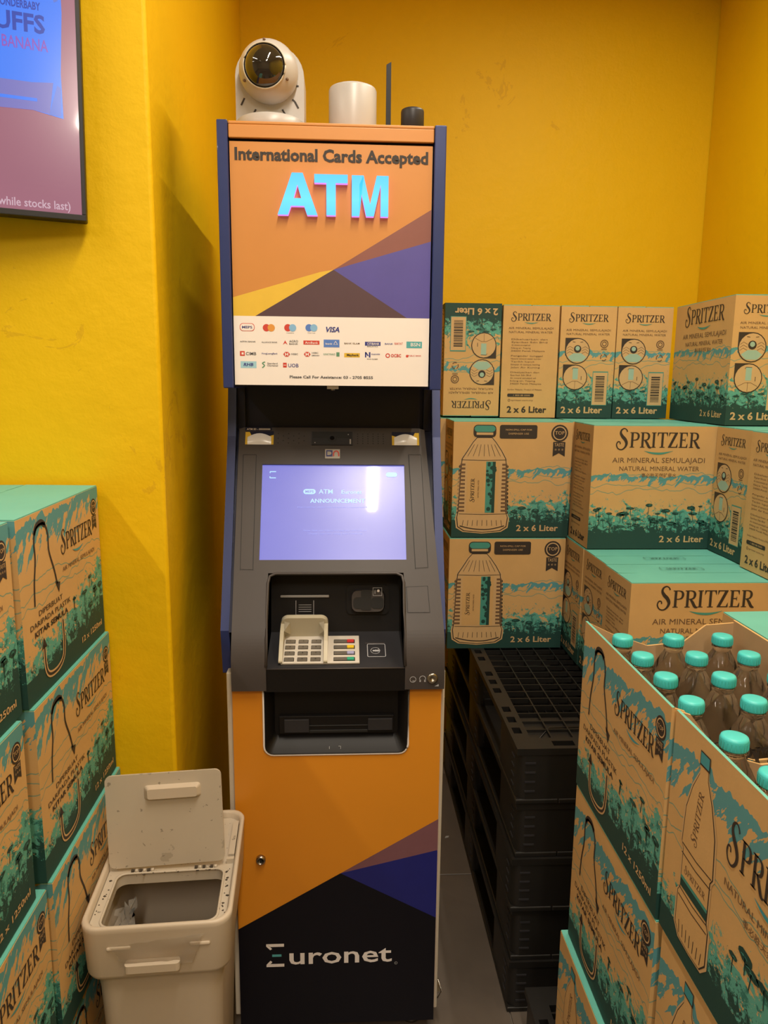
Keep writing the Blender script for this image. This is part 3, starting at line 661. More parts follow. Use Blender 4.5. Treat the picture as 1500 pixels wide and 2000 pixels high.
def make_pallet():
    o = empty('plastic_pallet')
    # rim with small slots; corner pads
    mb = MB(); rw = .042
    xs = [0, .008, .030, rw]; y = rw
    def slots(L, step=.058, ln=.030, s0=.075):
        c = [0]; y = s0
        while y+ln < L-s0: c += [y, y+ln]; y += step
        return c+[L]
    ys = slots(PD); grid_plate(mb, [0, .009, .029, rw], ys, lambda i, j: not (i == 1 and j % 2 == 1 and j % 8 < 7), PH-.016, PH, 'pallet')
    grid_plate(mb, [PW-rw, PW-.029, PW-.009, PW], ys, lambda i, j: not (i == 1 and j % 2 == 1), PH-.016, PH, 'pallet')
    xsl = slots(PW-2*rw, .085, .050, .045); xsl = [x+rw for x in xsl]
    for y0 in (0, PD-.052): grid_plate(mb, xsl, [y0, y0+.013, y0+.036, y0+.052], lambda i, j: not (j == 1 and i % 2 == 1), PH-.016, PH, 'pallet')
    mb.obj('deck_rim', o)
    # lattice of thin deep ribs, wider twin ribs between the bays
    mb = MB(); xs = [rw]; bays = [rw, .30, .345, .64, .685, PW-rw]
    x = rw; t = .0035
    vx = []
    for a, b in ((rw, .30), (.345, .64), (.685, PW-rw)):
        n = 5; vx += [a+(b-a)*k/n for k in range(1, n)]
    vy = []; y = .052
    while y < PD-.09: y += .044; vy.append(y)
    for k, y in enumerate(vy):
        mb.box(rw, PW-rw, y-t/2, y+t/2, PH-.014, PH-.001, 'pallet')
    for x in vx: mb.box(x-t/2, x+t/2, .052, PD-.052, PH-.012, PH-.001, 'pallet')
    for a, b in ((.300, .345), (.640, .685)):
        ys = [.052]; yy = .052
        while yy < PD-.10: ys += [yy+.014, yy+.040]; yy += .044
        ys.append(PD-.052)
        ys = sorted(set(ys)); grid_plate(mb, [a, a+.010, b-.010, b], ys, lambda i, j: i != 1 or j % 2 == 0, PH-.014, PH, 'pallet')
    mb.obj('deck_lattice', o)
    for (x0, y0) in ((rw, .052), (PW-rw-.15, .052), (rw, PD-.052-.15), (PW-rw-.15, PD-.052-.15), (.345, .052)):
        mb = MB(); mb.box(x0+.003, x0+.15, y0, y0+.12, PH-.030, PH-.008, 'pallet')
        mb.tube([(x0+.02, y0+.003, PH-.006), (x0+.06, y0+.06, PH-.005), (x0+.145, y0+.062, PH-.005)], .0015, 'pallet', 5)
        mb.obj('corner_pad', o)
    # feet
    for ix, x0 in enumerate((0.002, PW/2-.09, PW-.222)):
        for iy, y0 in enumerate((0.002, PD/2-.09, PD-.202)):
            mb = MB(); wx = .22 if ix != 1 else .18; wy = .20 if iy != 1 else .18
            out = rrect(x0, y0, x0+wx, y0+wy, .022, 4); mb.prism(out, lambda p, h: (p[0], p[1], h), .012, PH-.017, 'pallet', True)
            for k in range(4):
                z = .030+k*.023
                mb.box(x0+.018, x0+.042, y0-.0018, y0+.001, z, z+.004, 'black2')
                mb.box(x0-.0018, x0+.001, y0+.03, y0+.052, z, z+.004, 'black2')
            mb.obj('foot', o)
    for x0, x1 in ((.0, .10), (PW/2-.05, PW/2+.05), (PW-.10, PW)):
        mb = MB(); mb.box(x0, x1, 0.0, PD, 0, .012, 'pallet'); mb.obj('runner', o, .003)
    for y0, y1 in ((.0, .10), (PD-.10, PD)):
        mb = MB(); mb.box(.10, PW-.10, y0, y1, 0, .012, 'pallet'); mb.obj('cross_runner', o, .003)
    return o
pp = make_pallet(); off = [(.0, .0), (.004, .006), (-.004, -.003), (.003, .004), (-.002, .0)]
pos = ['bottom', 'fourth from the top', 'middle', 'second from the top', 'top']
for i in range(5):
    p = pp if i == 0 else copy_tree(pp); p.location = (.392+off[i][0], 1.538+off[i][1], i*PH)
    tag(p, 'black plastic pallet, %s one of the stack of five under the cartons' % pos[i], 'pallet', 'black pallets stacked under the two-bottle cartons')
p = copy_tree(pp); p.location = (.412, .30, .0015); p.scale = (1, .985, 1)
tag(p, 'single black pallet on the floor carrying the front right cartons', 'pallet', 'black pallets on the floor')
p = copy_tree(pp); p.location = (-.462-PW-.0, .245, .0015)
tag(p, 'single black pallet on the floor under the left cartons', 'pallet', 'black pallets on the floor')

# ------------------------------------------------------------------ room
def struct(mb, name, **k): o = mb.obj(name, **k); o['kind'] = 'structure'; return o
WY = 1.437
mb = MB(); mb.box(-3.99, -.8, -3.9, 2.99, -.1, -.006, 'grout'); mb.box(-.8, 1.4, -3.9, 2.99, -.1, -.006, 'grout'); fl = struct(mb, 'floor')
tx = [-3.8, -3.2, -2.6, -2.0, -1.4, -.8, -.2, .4, 1.0, 1.398]; tyy = [-2.15+.6*k for k in range(9)]
for i in range(3, len(tx)-1):
    for j in range(len(tyy)-1):
        y0, y1 = tyy[j]+.0015, tyy[j+1]-.0015; x0, x1 = tx[i]+.0015, tx[i+1]-.0015
        if y0 > WY-.3 and x0 < -.25: y1 = min(y1, WY-.003)
        if y1 <= y0 or (y0 > WY-.05 and x1 < -.1): continue
        m_ = MB(); m_.box(x0, x1, y0, y1, -.006, 0, 'floor'); t = m_.obj('tile', fl, .001, 1)
mb = MB(); mb.box(-4, 1.5, -4, 3.1, CEIL, CEIL+.1, 'ceiling'); struct(mb, 'ceiling')
# thick wall block on the left: faces the camera, then turns into the niche
def wall_grid(mb, a, b, z0, z1, nx, nz, seed, amp):
    rnd = random.Random(seed); a, b = Vector(a), Vector(b); d = (b-a); n = Vector((d.y, -d.x, 0)).normalized(); vs = []
    for i in range(nx+1):
        for j in range(nz+1):
            e = 0 if (i in (0, nx) or j in (0, nz)) else rnd.uniform(-amp, amp)
            p = a+d*i/nx; vs.append((p.x+n.x*e, p.y+n.y*e, z0+(z1-z0)*j/nz))
    mb.add(vs, [(i*(nz+1)+j, (i+1)*(nz+1)+j, (i+1)*(nz+1)+j+1, i*(nz+1)+j+1) for i in range(nx) for j in range(nz)], 'wall', True)
mb = MB(); wall_grid(mb, (-3.9, WY, 0), (-.353, WY, 0), 0, CEIL, 30, 24, 1, .0004)
wall_grid(mb, (-.346, WY+.007, 0), (-.382, 2.99, 0), 0, CEIL, 14, 24, 2, .0004)
# slightly rounded plaster arris
rnd = random.Random(5); vs = []; nz = 60
for j in range(nz+1):
    z = CEIL*j/nz
    for a in (0, .25, .5, .75, 1):
        t = a*PI/2; e = rnd.uniform(-.0007, .0007) if 0 < a < 1 else 0; vs.append((-.353+.007*math.sin(t)+e, WY+.007-.007*math.cos(t)-e, z))
mb.add(vs, [(j*5+a, j*5+a+1, (j+1)*5+a+1, (j+1)*5+a) for j in range(nz) for a in range(4)], 'wall', True)
mb.add([(-3.9, WY, 0), (-3.9, 2.99, 0), (-3.9, 2.99, CEIL), (-3.9, WY, CEIL), (-.382, 2.99, 0), (-.382, 2.99, CEIL)], [(0, 3, 2, 1), (1, 2, 5, 4)], 'wall')
struct(mb, 'wall_left')
mb = MB(); mb.box(-.40, 1.5, 2.992, 3.1, 0, CEIL, 'wall'); struct(mb, 'wall_back')
mb = MB(); mb.box(1.402, 1.5, -4, 2.990, 0, CEIL, 'wall'); struct(mb, 'wall_right')
mb = MB(); mb.box(-4, 1.4, -4.0, -3.9, 0, CEIL, 'plaster'); struct(mb, 'wall_front')
mb = MB(); mb.box(-4.1, -4.0, -4, 3.1, 0, CEIL, 'plaster'); struct(mb, 'wall_side')
# ceiling tube lamps (housing + diffuser); their light is the area lamp just below
GL = 'tube lamps on the ceiling'
lab = ['in front of the cash machine', 'above the left cartons', 'above the right-hand cartons', 'behind the viewer to the left', 'at the far left', 'right behind the viewer']
lp = None
for (lx_, ly_, _), lb in zip(LAMPS, lab):
    if lp is None:
        lp = empty('ceiling_lamp'); mb = MB(); mb.box(-.045, .045, -.62, .62, -.03, 0, 'white'); mb.obj('housing', lp, .004)
        mb = MB(); mb.lathe([(0, -.6), (.014, -.6), (.016, -.58), (.016, .58), (.014, .6), (0, .6)], 'tube', (0, 0, -.05), 16, 'y'); mb.obj('tube', lp)
        for s in (-1, 1): mb = MB(); mb.box(-.018, .018, s*.61-.01, s*.61+.01, -.068, -.03, 'white'); mb.obj('end_socket', lp)
        l = lp
    else: l = copy_tree(lp)
    l.location = (lx_, ly_, CEIL); tag(l, 'white tube lamp on the ceiling ' + lb, 'ceiling lamp', GL)

# ------------------------------------------------------------------ cash machine
atm = empty('cash_machine', (0, 0, 0)); tag(atm, 'tall orange and navy cash machine with lit blue ATM sign, screen and keypad', 'cash machine')
DEP = 2.06
# lower cabinet and its cream frame
mb = MB(); mb.box(-.233, .204, 1.506, DEP, .055, .875, 'cream'); mb.obj('cabinet_body', atm, .002)
for x0, x1 in ((-.2465, -.234), (.205, .2135)):
    mb = MB(); mb.box(x0, x1, 1.480, DEP-.01, .075, .898, 'cream'); mb.obj('side_frame', atm, .003)
for x, y in ((-.19, 1.54), (.16, 1.54), (-.19, 2.0), (.16, 2.0)):
    mb = MB(); mb.lathe([(0, 0), (.022, 0), (.022, .012), (.009, .016), (.009, .055), (0, .055)], 'steel', (x, y, 0), 16); mb.obj('levelling_foot', atm)
mb = MB(); mb.box(.2135, .222, 1.49, 1.52, .105, .11, 'steel'); mb.tube([(.216, 1.497, .085), (.226, 1.50, .10), (.219, 1.51, .125)], .0018, 'steel', 6); mb.obj('side_latch', atm)
# door with notch, printed bands
DX0, DX1, DZ0, DZ1 = -.2335, .2045, .055, .8655; NX0, NX1, NZ = -.1695, .1355, .717
def notch_outline(e=0):
    r = .020; p = [(DX0, DZ0), (DX1, DZ0), (DX1, DZ1), (NX1+e, DZ1)]
    for i in range(6): t = 0-i/5*PI/2; p.append((NX1+e-r+r*math.cos(t), NZ-e+r+r*math.sin(t)))
    for i in range(6): t = -PI/2-i/5*PI/2; p.append((NX0-e+r+r*math.cos(t), NZ-e+r+r*math.sin(t)))
    p.append((NX0-e, DZ1)); p.append((DX0, DZ1)); return p
mb = MB(); FY = 1.470
def clip_cols(out): return out
mb.prism(notch_outline(), lambda p, h: (p[0], h, p[1]), 1.489, FY, 'door_orange')
art = Art(); ox = -.0085; apex = (ox, .4345)
art.poly([(DX0, DZ0), (DX1, DZ0), (DX1, .3185), apex, (DX0, .303)], 'door_black', 1)
art.poly([apex, (DX1, .3185), (DX1, .4855)], 'door_blue', 1)
art.poly([apex, (DX1, .4855), (DX1, .560)], 'door_plum', 1)
art.text('uronet', -.1225, .2115, .042, 'sign_white', 2, bold=.012, width=.2295, align='l')
E0 = -.1735
art.poly([(E0, .2640), (-.134, .2640), (-.134, .2565), (E0+.010, .2565)], 'sign_white', 2); art.poly([(E0, .2640), (E0, .258), (E0+.009, .2485), (E0+.013, .2515), (E0+.0085, .257)], 'sign_white', 2)
art.poly([(E0, .2060), (-.134, .2060), (-.134, .2135), (E0+.010, .2135)], 'sign_white', 2); art.poly([(E0, .2060), (E0+.0085, .2125), (E0+.013, .2185), (E0+.009, .2220), (E0, .212)], 'sign_white', 2)
art.rect(E0+.013, .2315, -.140, .2375, 'tealb', 2)
art.ring(.1165, .2065, .0032, .0008, 'greyline', 2, 12); art.text('R', .1165, .2053, .0024, 'greyline', 2)
art.lay(mb, (0, FY, 0), (1, 0, 0), (0, 0, 1)); mb.obj('door', atm)
# cream edging strip round the notch and along the top of the door
mb = MB(); q = notch_outline(.0)
path = [(DX0+.001, DZ1)] + q[3:][::-1][1:] + [(DX1-.001, DZ1)]
mb.tube([(p[0], FY-.001, p[1]) for p in path], .0024, 'sign_white', 6); mb.obj('door_edging', atm)
mb = MB(); mb.lathe([(0, .0), (.0105, .0), (.0105, -.006), (.0085, -.009), (.007, -.009), (.007, -.005), (0, -.005)], 'steel', (-.181, FY, .4735), 24, 'y')
mb.box(-.1825, -.1795, FY-.0075, FY-.004, .469, .478, 'groove'); mb.obj('lock', atm)
# cash dispenser in the notch
dsp = MB(); e = .003
outer = [(p[0], p[1]) for p in q[3:-1]]
X0, X1, Z0, Z1 = NX0+.0025, NX1-.0025, NZ+.0025, .868
dsp.box(X0, X1, 1.500, 1.505, Z0, Z1, 'black')
def frame(mb, x0, x1, z0, z1, i, ya, yb, k, r=.018):
    A = rrect(x0, z0, x1, z1, r, 4); B = rrect(x0+i, z0+i*1.5, x1-i, z1-i*.2, r*.6, 4); n = len(A)
    vs = [(p[0], ya, p[1]) for p in A]+[(p[0], ya+.001, p[1]) for p in [(x*.9+y_*.1, z*.9+w_*.1) for (x, z), (y_, w_) in zip(A, B)]]+[(p[0], yb, p[1]) for p in B]
    mb.add(vs, [(i_, (i_+1) % n, n+(i_+1) % n, n+i_) for i_ in range(n)]+[(n+i_, n+(i_+1) % n, 2*n+(i_+1) % n, 2*n+i_) for i_ in range(n)], k, True)
frame(dsp, X0, X1, Z0, Z1+.02,   .018, 1.466, 1.499, 'black'); do = dsp.obj('cash_dispenser', atm)
mb = MB(); mb.box(-.139, .106, 1.488, 1.4995, .755, .795, 'black'); mb.box(-.128, -.075, 1.484, 1.4885, .759, .789, 'black2'); mb.box(.050, .103, 1.484, 1.4885, .762, .789, 'black2')
mb.box(-.125, .095, 1.4865, 1.489, .7715, .7745, 'groove'); mb.box(-.075, .05, 1.4855, 1.4885, .757, .764, 'groove'); mb.obj('cash_shutter', do, .002)
mb = MB(); a = Art(); a.stroke([(-.032, .731), (-.032, .722), (-.008, .722), (-.008, .731), (-.0125, .731)], .0012, 'greyline'); a.lay(mb, (0, 1.4685, 0), (1, 0, 0), (0, .35, .93)); 
mb.obj('dispenser_icon', do); do.children[-1].location = (0, .018, .048-.0)
for ch in do.children:
    if ch.name.startswith('dispenser_icon'): ch.location = (0, -.249, .052)
# fascia: sloping grey moulding that turns vertical near its foot
A0 = Vector((1.68, 1.395)); S = Vector((-.21, -.415)).normalized(); VK = .97
def prof(v):
    if v <= .462: p = A0+S*v*VK; return p, S
    P0 = A0+S*.462*VK; P1 = A0+S*.53*VK; P2 = Vector((1.452, .905)); P3 = Vector((1.454, .8675)); t = (v-.462)/(.600-.462)
    p = P0*(1-t)**3+3*P1*t*(1-t)**2+3*P2*t*t*(1-t)+P3*t**3
    d = (3*(P1-P0)*(1-t)**2+6*(P2-P1)*t*(1-t)+3*(P3-P2)*t*t).normalized(); return p, d
UC = -.0165
def halfw(v): return .211+.0095*min(v, .476)/.476
def fp(u, v, h=0):
    """point on the fascia; u = world x at the foot width, h = height above its face"""
    p, d = prof(v); nrm = Vector((d.y, -d.x))   # outward
    if nrm.x > 0: nrm = -nrm
    q = p+nrm*h; x = (u+.0135)*(halfw(v)/.2205)-.0135 if False else u
    return Vector((x, q.x, q.y))
us = [-1, -.80, -.78, -.14, 0, .14, .78, .80, 1]
HX0, HX1 = -.161, .1255; SX0, SX1, SV0, SV1 = -.181, .1325, .0905, .3135
def uedge(side, v):
    c0, c1 = (-.2350+(-.232+.2350)*min(v/.476, 1)), (.1795+(.208-.1795)*min(v/.476, 1)); return c0 if side < 0 else c1
vsn = [0, .004, .03, .06, SV0, .15, .21, .27, SV1, .343, .38, .43, .462]+[.467+.0057*q for q in range(23)]+[.600]
xsn = [None, SX0, HX0, -.05, .05, HX1, SX1, None]
def solid(i, j):
    v0 = vsn[j]; mid = (vsn[j]+vsn[j+1])/2
    if 1 <= i <= 5 and SV0 <= mid <= SV1: return False
    if 2 <= i <= 4 and mid > .343: return False
    return True
mb = MB(); nx, ny = len(xsn)-1, len(vsn)-1
def gx(i, v):
    e = .012 if v < .003 else 0
    return uedge(-1, v)+e if i == 0 else uedge(1, v)-e if i == nx else xsn[i]
for i in range(nx):
    for j in range(ny):
        if not solid(i, j): continue
        a, b = vsn[j], vsn[j+1]; c = [fp(gx(i, a), a), fp(gx(i+1, a), a), fp(gx(i+1, b), b), fp(gx(i, b), b)]
        mb.add(c, [(3, 2, 1, 0)], 'fascia', True)
        for (di, dj, e) in ((-1, 0, (3, 0)), (1, 0, (1, 2)), (0, -1, (0, 1)), (0, 1, (2, 3))):
            ii, jj = i+di, j+dj
            if not (0 <= ii < nx and 0 <= jj < ny and solid(ii, jj)):
                vv = {0: a, 1: a, 2: b, 3: b}; xx = {0: gx(i, a), 1: gx(i+1, a), 2: gx(i+1, b), 3: gx(i, b)}
                pts = [fp(xx[e[0]], vv[e[0]]), fp(xx[e[1]], vv[e[1]]), fp(xx[e[1]], vv[e[1]], -.02), fp(xx[e[0]], vv[e[0]], -.02)]
                mb.add(pts, [(0, 1, 2, 3)], 'fascia')
fa = mb.obj('fascia', atm)
def onf(mb, art, h=0.0):                       # lay art drawn in (x, v down) on the straight slope
    o = fp(0, 0, h); u = Vector((1, 0, 0)); vv = Vector((0, -S.x, -S.y))*VK; art.lay(mb, o, u, vv)
def fbox(mb, u0, u1, v0, v1, h0, h1, k):
    c = [fp(u, v, h) for h in (h0, h1) for u, v in ((u0, v0), (u1, v0), (u1, v1), (u0, v1))]
    mb.add(c, [(0, 1, 2, 3), (7, 6, 5, 4), (0, 4, 5, 1), (1, 5, 6, 2), (2, 6, 7, 3), (3, 7, 4, 0)], k)
# backing body behind the fascia so nothing shows through
mb = MB(); pr_ = [(1.738, 1.39), (1.50, .972), (1.50, .876), (DEP-.01, .876), (DEP-.01, 1.39)]
HB = [(1.78, 1.39), (1.69, 1.19), (1.64, 1.12), (1.64, .876), (DEP-.01, .876), (DEP-.01, 1.39)]
mb.prism(HB, lambda p, h: (h, p[0], p[1]), -.228, .184, 'navy_dark'); mb.obj('upper_body', atm)
# hatches drawn as grooves: two long strips, a square door
for (pts) in ([(-.2235, .068), (-.195, .068), (-.193, .337), (-.2195, .336)], [(.1425, .066), (.170, .066), (.178, .333), (.151, .335)], [(.130, .375), (.176, .373), (.179, .431), (.132, .431)]):
    mb = MB(); a = Art(); a.stroke([(x, -v) for x, v in pts], .0012, 'groove', 1, closed=True); onf(mb, a, .0002)
    c = [(x, -v) for x, v in pts]; cx = sum(p[0] for p in c)/4; cy = sum(p[1] for p in c)/4
    a = Art(); a.poly([((x-cx)*.93+cx, (y-cy)*.985+cy) for x, y in c][::1], 'fascia', 1); onf(mb, a, .0008); mb.obj('hatch', fa)
# screen
mb = MB(); c = [fp(SX0-.002, SV0-.002, -.006), fp(SX1+.003, SV0-.002, -.006), fp(SX1+.003, SV1+.002, -.006), fp(SX0-.002, SV1+.002, -.006)]
mb.add(c, [(3, 2, 1, 0)], 'screen', uvs=[(0, 1), (1, 1), (1, 0), (0, 0)])
a = Art(); T_ = lambda px, py: (SX0+.001+(px-65)/(1385-65)*.3125-0*py, -(SV0+(py-35)/(940-35)*.223))
def st(t, px, py, wpx, h, k='scrtext', b=.01): x, y = T_(px, py); a.text(t, x, y, h, k, 1, bold=b, width=wpx*.3125/1330)
x, y = T_(160, 130)
for dy in (.0075, -.0075): a.rect(x-.0065, y+dy-.0012, x+.0065, y+dy+.0012, 'scrtext')
a.rect(x-.0075, y+.004, x-.0055, y+.008, 'scrtext'); a.rect(x-.0075, y-.008, x-.0055, y-.004, 'scrtext')
x, y = T_(500, 293); a.poly(rrect(x-.0135, y-.0062, x+.0135, y+.0062, .006), 'scrtext'); a.text('MEPS', x, y-.0025, .0055, 'screen', 2, bold=.02, width=.018)
x, y = T_(1265, 125); a.poly(rrect(x-.0125, y-.0055, x+.0125, y+.0055, .005), 'scrtext')
st('ATM', 650, 313, 130, .0105); st('Euronet', 890, 313, 190, .009); st('ANNOUNCEMENT', 760, 400, 510, .0095, b=.02)
st('Dear customer, please note the service announcement below', 740, 447, 700, .003, 'scrdim', 0); st('Please check your balance and keep your card with you', 740, 668, 580, .003, 'scrdim', 0); st('Thank you for using this machine', 740, 698, 500, .003, 'scrdim', 0)
onf(mb, a, -.0058); mb.obj('screen', atm)
mb = MB(); fbox(mb, SX0-.004, SX1+.004, SV0-.004, SV1+.004, -.018, -.008, 'black'); mb.obj('screen_bezel', atm)
# head end: warning lamps windows, speaker holes, camera strip, plaque, sticker
for s, x0, x1 in ((1, -.2205, -.158), (-1, .106, .167)):
    mb = MB(); a = Art(); a.rect(x0, -.044, x1, -.010, 'navy_dark', 1)
    w_ = x1-x0; X = (lambda t: x0+w_*t) if s > 0 else (lambda t: x1-w_*t)
    a.poly([(X(0), -.012), (X(.15), -.012), (X(.25), -.026), (X(.25), -.043), (X(0), -.043)], 'yel', 2); a.poly([(X(.85), -.022), (X(1), -.019), (X(1), -.043), (X(.8), -.043)], 'yel', 2)
    onf(mb, a, .0002); wd = mb.obj('lamp_window', fa)
    mb = MB(); vs = []; N = 8
    for i in range(N+1):
        t = i/N; u = X(.08+.84*t); bul = math.sin(PI*t)
        vs += [fp(u, .024-.009*bul, .0008), fp(u, .031, .0045+.003*bul), fp(u, .043, .0008)]
    mb.add(vs, [(3*i+j, 3*i+3+j, 3*i+4+j, 3*i+1+j) for i in range(N) for j in range(2)], 'lampglow', True) if 'lampglow' in M else None
    M['lampglow'] = M.get('lampglow') or mat('frosted_lamp_cover', (.62, .58, .52), .22, emit=(1, .93, .8), es=.12)
    if not mb.v: mb.add(vs, [(3*i+j, 3*i+3+j, 3*i+4+j, 3*i+1+j) for i in range(N) for j in range(2)], 'lampglow', True)
    mb.obj('lamp_cover', wd)
for x0, n in ((-.148, 6), (.029, 6)):
    mb = MB(); a = Art()
    for i in range(n):
        for j in range(5):
            if (i+j) % 2 == 0 or x0 > 0: a.circle(x0+.0115*i, -.0155-.0058*j, .0014, 'groove', 1, 8)
    onf(mb, a, .0001); mb.obj('speaker_holes', fa)
mb = MB(); fbox(mb, -.0735, .0175, .011, .044, .0, .0035, 'black2'); a = Art(); a.rect(-.071, -.027, .015, -.013, 'groove'); a.rect(-.071, -.042, .015, -.028, 'black2', 2); a.circle(-.028, -.0275, .0105, 'groove', 3); a.ring(-.028, -.0275, .008, .001, 'black2', 4); a.circle(-.028, -.0275, .005, 'domelens', 4); a.rect(.011, -.042, .014, -.03, 'greyline', 3)
a.circle(.008, -.0185, .0014, 'greyline', 3, 8); a.circle(-.066, -.039, .0012, 'greyline', 3, 8)
onf(mb, a, .0036); mb.obj('camera_strip', fa)
mb = MB(); fbox(mb, -.0435, -.0105, .054, .0765, 0, .0018, 'white'); a = Art(); a.rect(-.041, -.072, -.027, -.0565, 'nvl'); a.circle(-.0335, -.064, .0042, 'white', 2, 12); a.rect(-.0385, -.0685, -.0345, -.0597, 'white', 2)
a.stroke([(-.0245, -.0715), (-.0245, -.063), (-.019, -.0585), (-.014, -.062), (-.0132, -.0715)], .0028, 'redl', 1, 3)
onf(mb, a, .0019); mb.obj('maker_plaque', fa)
mb = MB(); a = Art(); a.rect(-.2215, -.0085, -.1625, -.0005, 'navy_dark'); a.text('ATM ID - 00000000', -.192, -.0068, .0036, 'sign_white', 2, width=.052, bold=.02); onf(mb, a, .0003); mb.obj('id_sticker', fa)
# side cheeks: navy profile plates
CH = [(DEP, .880), (1.507, .886), (1.4915, .985), (1.655, 1.377), (1.680, 1.4835), (DEP, 1.4835)]
for x0, x1 in ((-.2575, -.2395), (.1955, .2135)):
    mb = MB(); mb.prism(CH, lambda p, h: (h, p[0], p[1]), x0, x1, 'navy'); mb.obj('side_cheek', atm, .002)
for s in (-1, 1):      # slim filler between cheek and fascia on the slope
    mb = MB()
    for j in range(ny):
        a_, b_ = vsn[j], vsn[j+1]
        e0 = (-.2395, uedge(-1, a_)+.003, uedge(-1, b_)+.003) if s < 0 else (.1955, uedge(1, a_)-.003, uedge(1, b_)-.003)
        if (s < 0 and e0[1] < e0[0]) or (s > 0 and e0[1] > e0[0]): continue
        if b_ > .47: continue
        p = [fp(e0[0], a_, -.012), fp(e0[1], a_, -.012), fp(e0[2], b_, -.012), fp(e0[0], b_, -.012)]
        mb.add(p, [(0, 1, 2, 3) if s > 0 else (3, 2, 1, 0)], 'navy_dark')
    if mb.v: mb.obj('side_filler', atm)
mb = MB(); mb.box(-.2395, .1955, 1.705, 1.715, 1.388, 1.486, 'navy_dark'); mb.box(-.2395, -.222, 1.688, 1.705, 1.388, 1.4835, 'navy_dark'); mb.box(.178, .1955, 1.688, 1.705, 1.388, 1.4835, 'navy_dark'); mb.obj('neck_panel', atm, .001)
# recess behind the keypad
SHF, SHB = (1.4555, .914), (1.572, .9535)            # shelf front and back edge (y, z)
mb = MB(); rt = fp(0, .343); zt, yt = rt.z, rt.y; BT = (1.600, 1.098)
def quad(a, b, c, d, k='black'): mb.add([a, b, c, d], [(0, 1, 2, 3)], k)
quad((HX0, SHB[0], SHB[1]), (HX1, SHB[0], SHB[1]), (HX1, BT[0], BT[1]), (HX0, BT[0], BT[1]))
quad((HX0, BT[0], BT[1]), (HX1, BT[0], BT[1]), (HX1, yt, zt), (HX0, yt, zt))
for x in (HX0, HX1): mb.add([(x, yt, zt), (x, BT[0], BT[1]), (x, SHB[0], SHB[1]), (x, 1.458, .90), (x, 1.47, .97)], [(0, 1, 2, 3, 4), (4, 3, 2, 1, 0)], 'black')
rec = mb.obj('keypad_recess', atm)
# raised lip round the recess opening
mb = MB(); lp_ = [fp(HX0, .535), fp(HX0, .48), fp(HX0, .43), fp(HX0, .365), fp(HX0+.004, .3495), fp(HX0+.016, .344)] + [fp(HX1-.016, .344), fp(HX1-.004, .3495), fp(HX1, .365), fp(HX1, .43), fp(HX1, .48), fp(HX1, .535)]
mb.tube(lp_, .0032, 'fascia', 8); mb.obj('recess_lip', rec)
def bw(x, t, h=0):            # back wall point: t 0 at top, 1 at shelf
    y = BT[0]+(SHB[0]-BT[0])*t; z = BT[1]+(SHB[1]-BT[1])*t; n = Vector((0, -(BT[1]-SHB[1]), (BT[0]-SHB[0]))).normalized(); return Vector((x, y, z))+n*h
bl = (Vector((0, *BT))-Vector((0, *SHB))).length; bup = (Vector((0, *BT))-Vector((0, *SHB))).normalized()
def bbox_(mb, x0, x1, t0, t1, h0, h1, k):
    c = [bw(x, t, h) for h in (h0, h1) for x, t in ((x0, t0), (x1, t0), (x1, t1), (x0, t1))]
    mb.add(c, [(0, 1, 2, 3), (7, 6, 5, 4), (0, 4, 5, 1), (1, 5, 6, 2), (2, 6, 7, 3), (3, 7, 4, 0)], k)
mb = MB(); bbox_(mb, -.141, -.034, .445, .485, .001, .0065, 'greyline'); mb.obj('receipt_slot', rec, .002)
mb = MB(); a = Art(); Z = lambda t: (1-t)*bl
a.stroke([(-.107, Z(.53)), (-.107, Z(.745)), (-.068, Z(.745)), (-.068, Z(.53))], .0015, 'greyline')
for k in range(4): a.rect(-.101, Z(.60+.033*k), -.073, Z(.60+.033*k)+.0012, 'greyline')
a.lay(mb, (0, *SHB), (1, 0, 0), bup); mb.obj('receipt_icon', rec)
# card reader: raised moulding with a wide throat and a middle gap for the card
mb = MB()
def bprism(x0, x1, t0, t1, h0, h1, r, k, tp=.0):
    c = rrect(x0, Z(t1), x1, Z(t0), r, 4); n = len(c); o_ = Vector((0, *SHB)); nn = Vector((1, 0, 0)).cross(bup)
    cx = (x0+x1)/2; cz = (Z(t0)+Z(t1))/2
    vs = [o_+Vector((1, 0, 0))*p[0]+bup*p[1]+nn*h0 for p in c]+[o_+Vector((1, 0, 0))*((p[0]-cx)*(1-tp)+cx)+bup*((p[1]-cz)*(1-tp)+cz)+nn*h1 for p in c]
    mb.add(vs, [tuple(range(n, 2*n))], k); mb.add(vs, [(i, (i+1) % n, n+(i+1) % n, n+i) for i in range(n)], k, True)
bprism(.004, .098, .30, .74, .0005, .006, .012, 'black'); bprism(.013, .089, .36, .70, .006, .024, .014, 'fascia', .08)
bprism(.019, .043, .47, .64, .024, .0255, .008, 'groove'); bprism(.058, .085, .47, .64, .024, .0255, .008, 'groove')
bprism(.036, .058, .36, .66, .0235, .026, .003, 'groove');
a = Art(); a.stroke([(.062, Z(.33)), (.062, Z(.445)), (.081, Z(.445)), (.081, Z(.33))], .0014, 'greyline', 1, closed=True); a.circle(.0735, Z(.375), .003, 'sign_white', 2, 8); a.rect(.0655, Z(.42), .067, Z(.36), 'greyline', 2)
a.lay(mb, Vector((0, *SHB))+Vector((1, 0, 0)).cross(bup)*.0262, (1, 0, 0), bup); mb.obj('card_reader', rec)
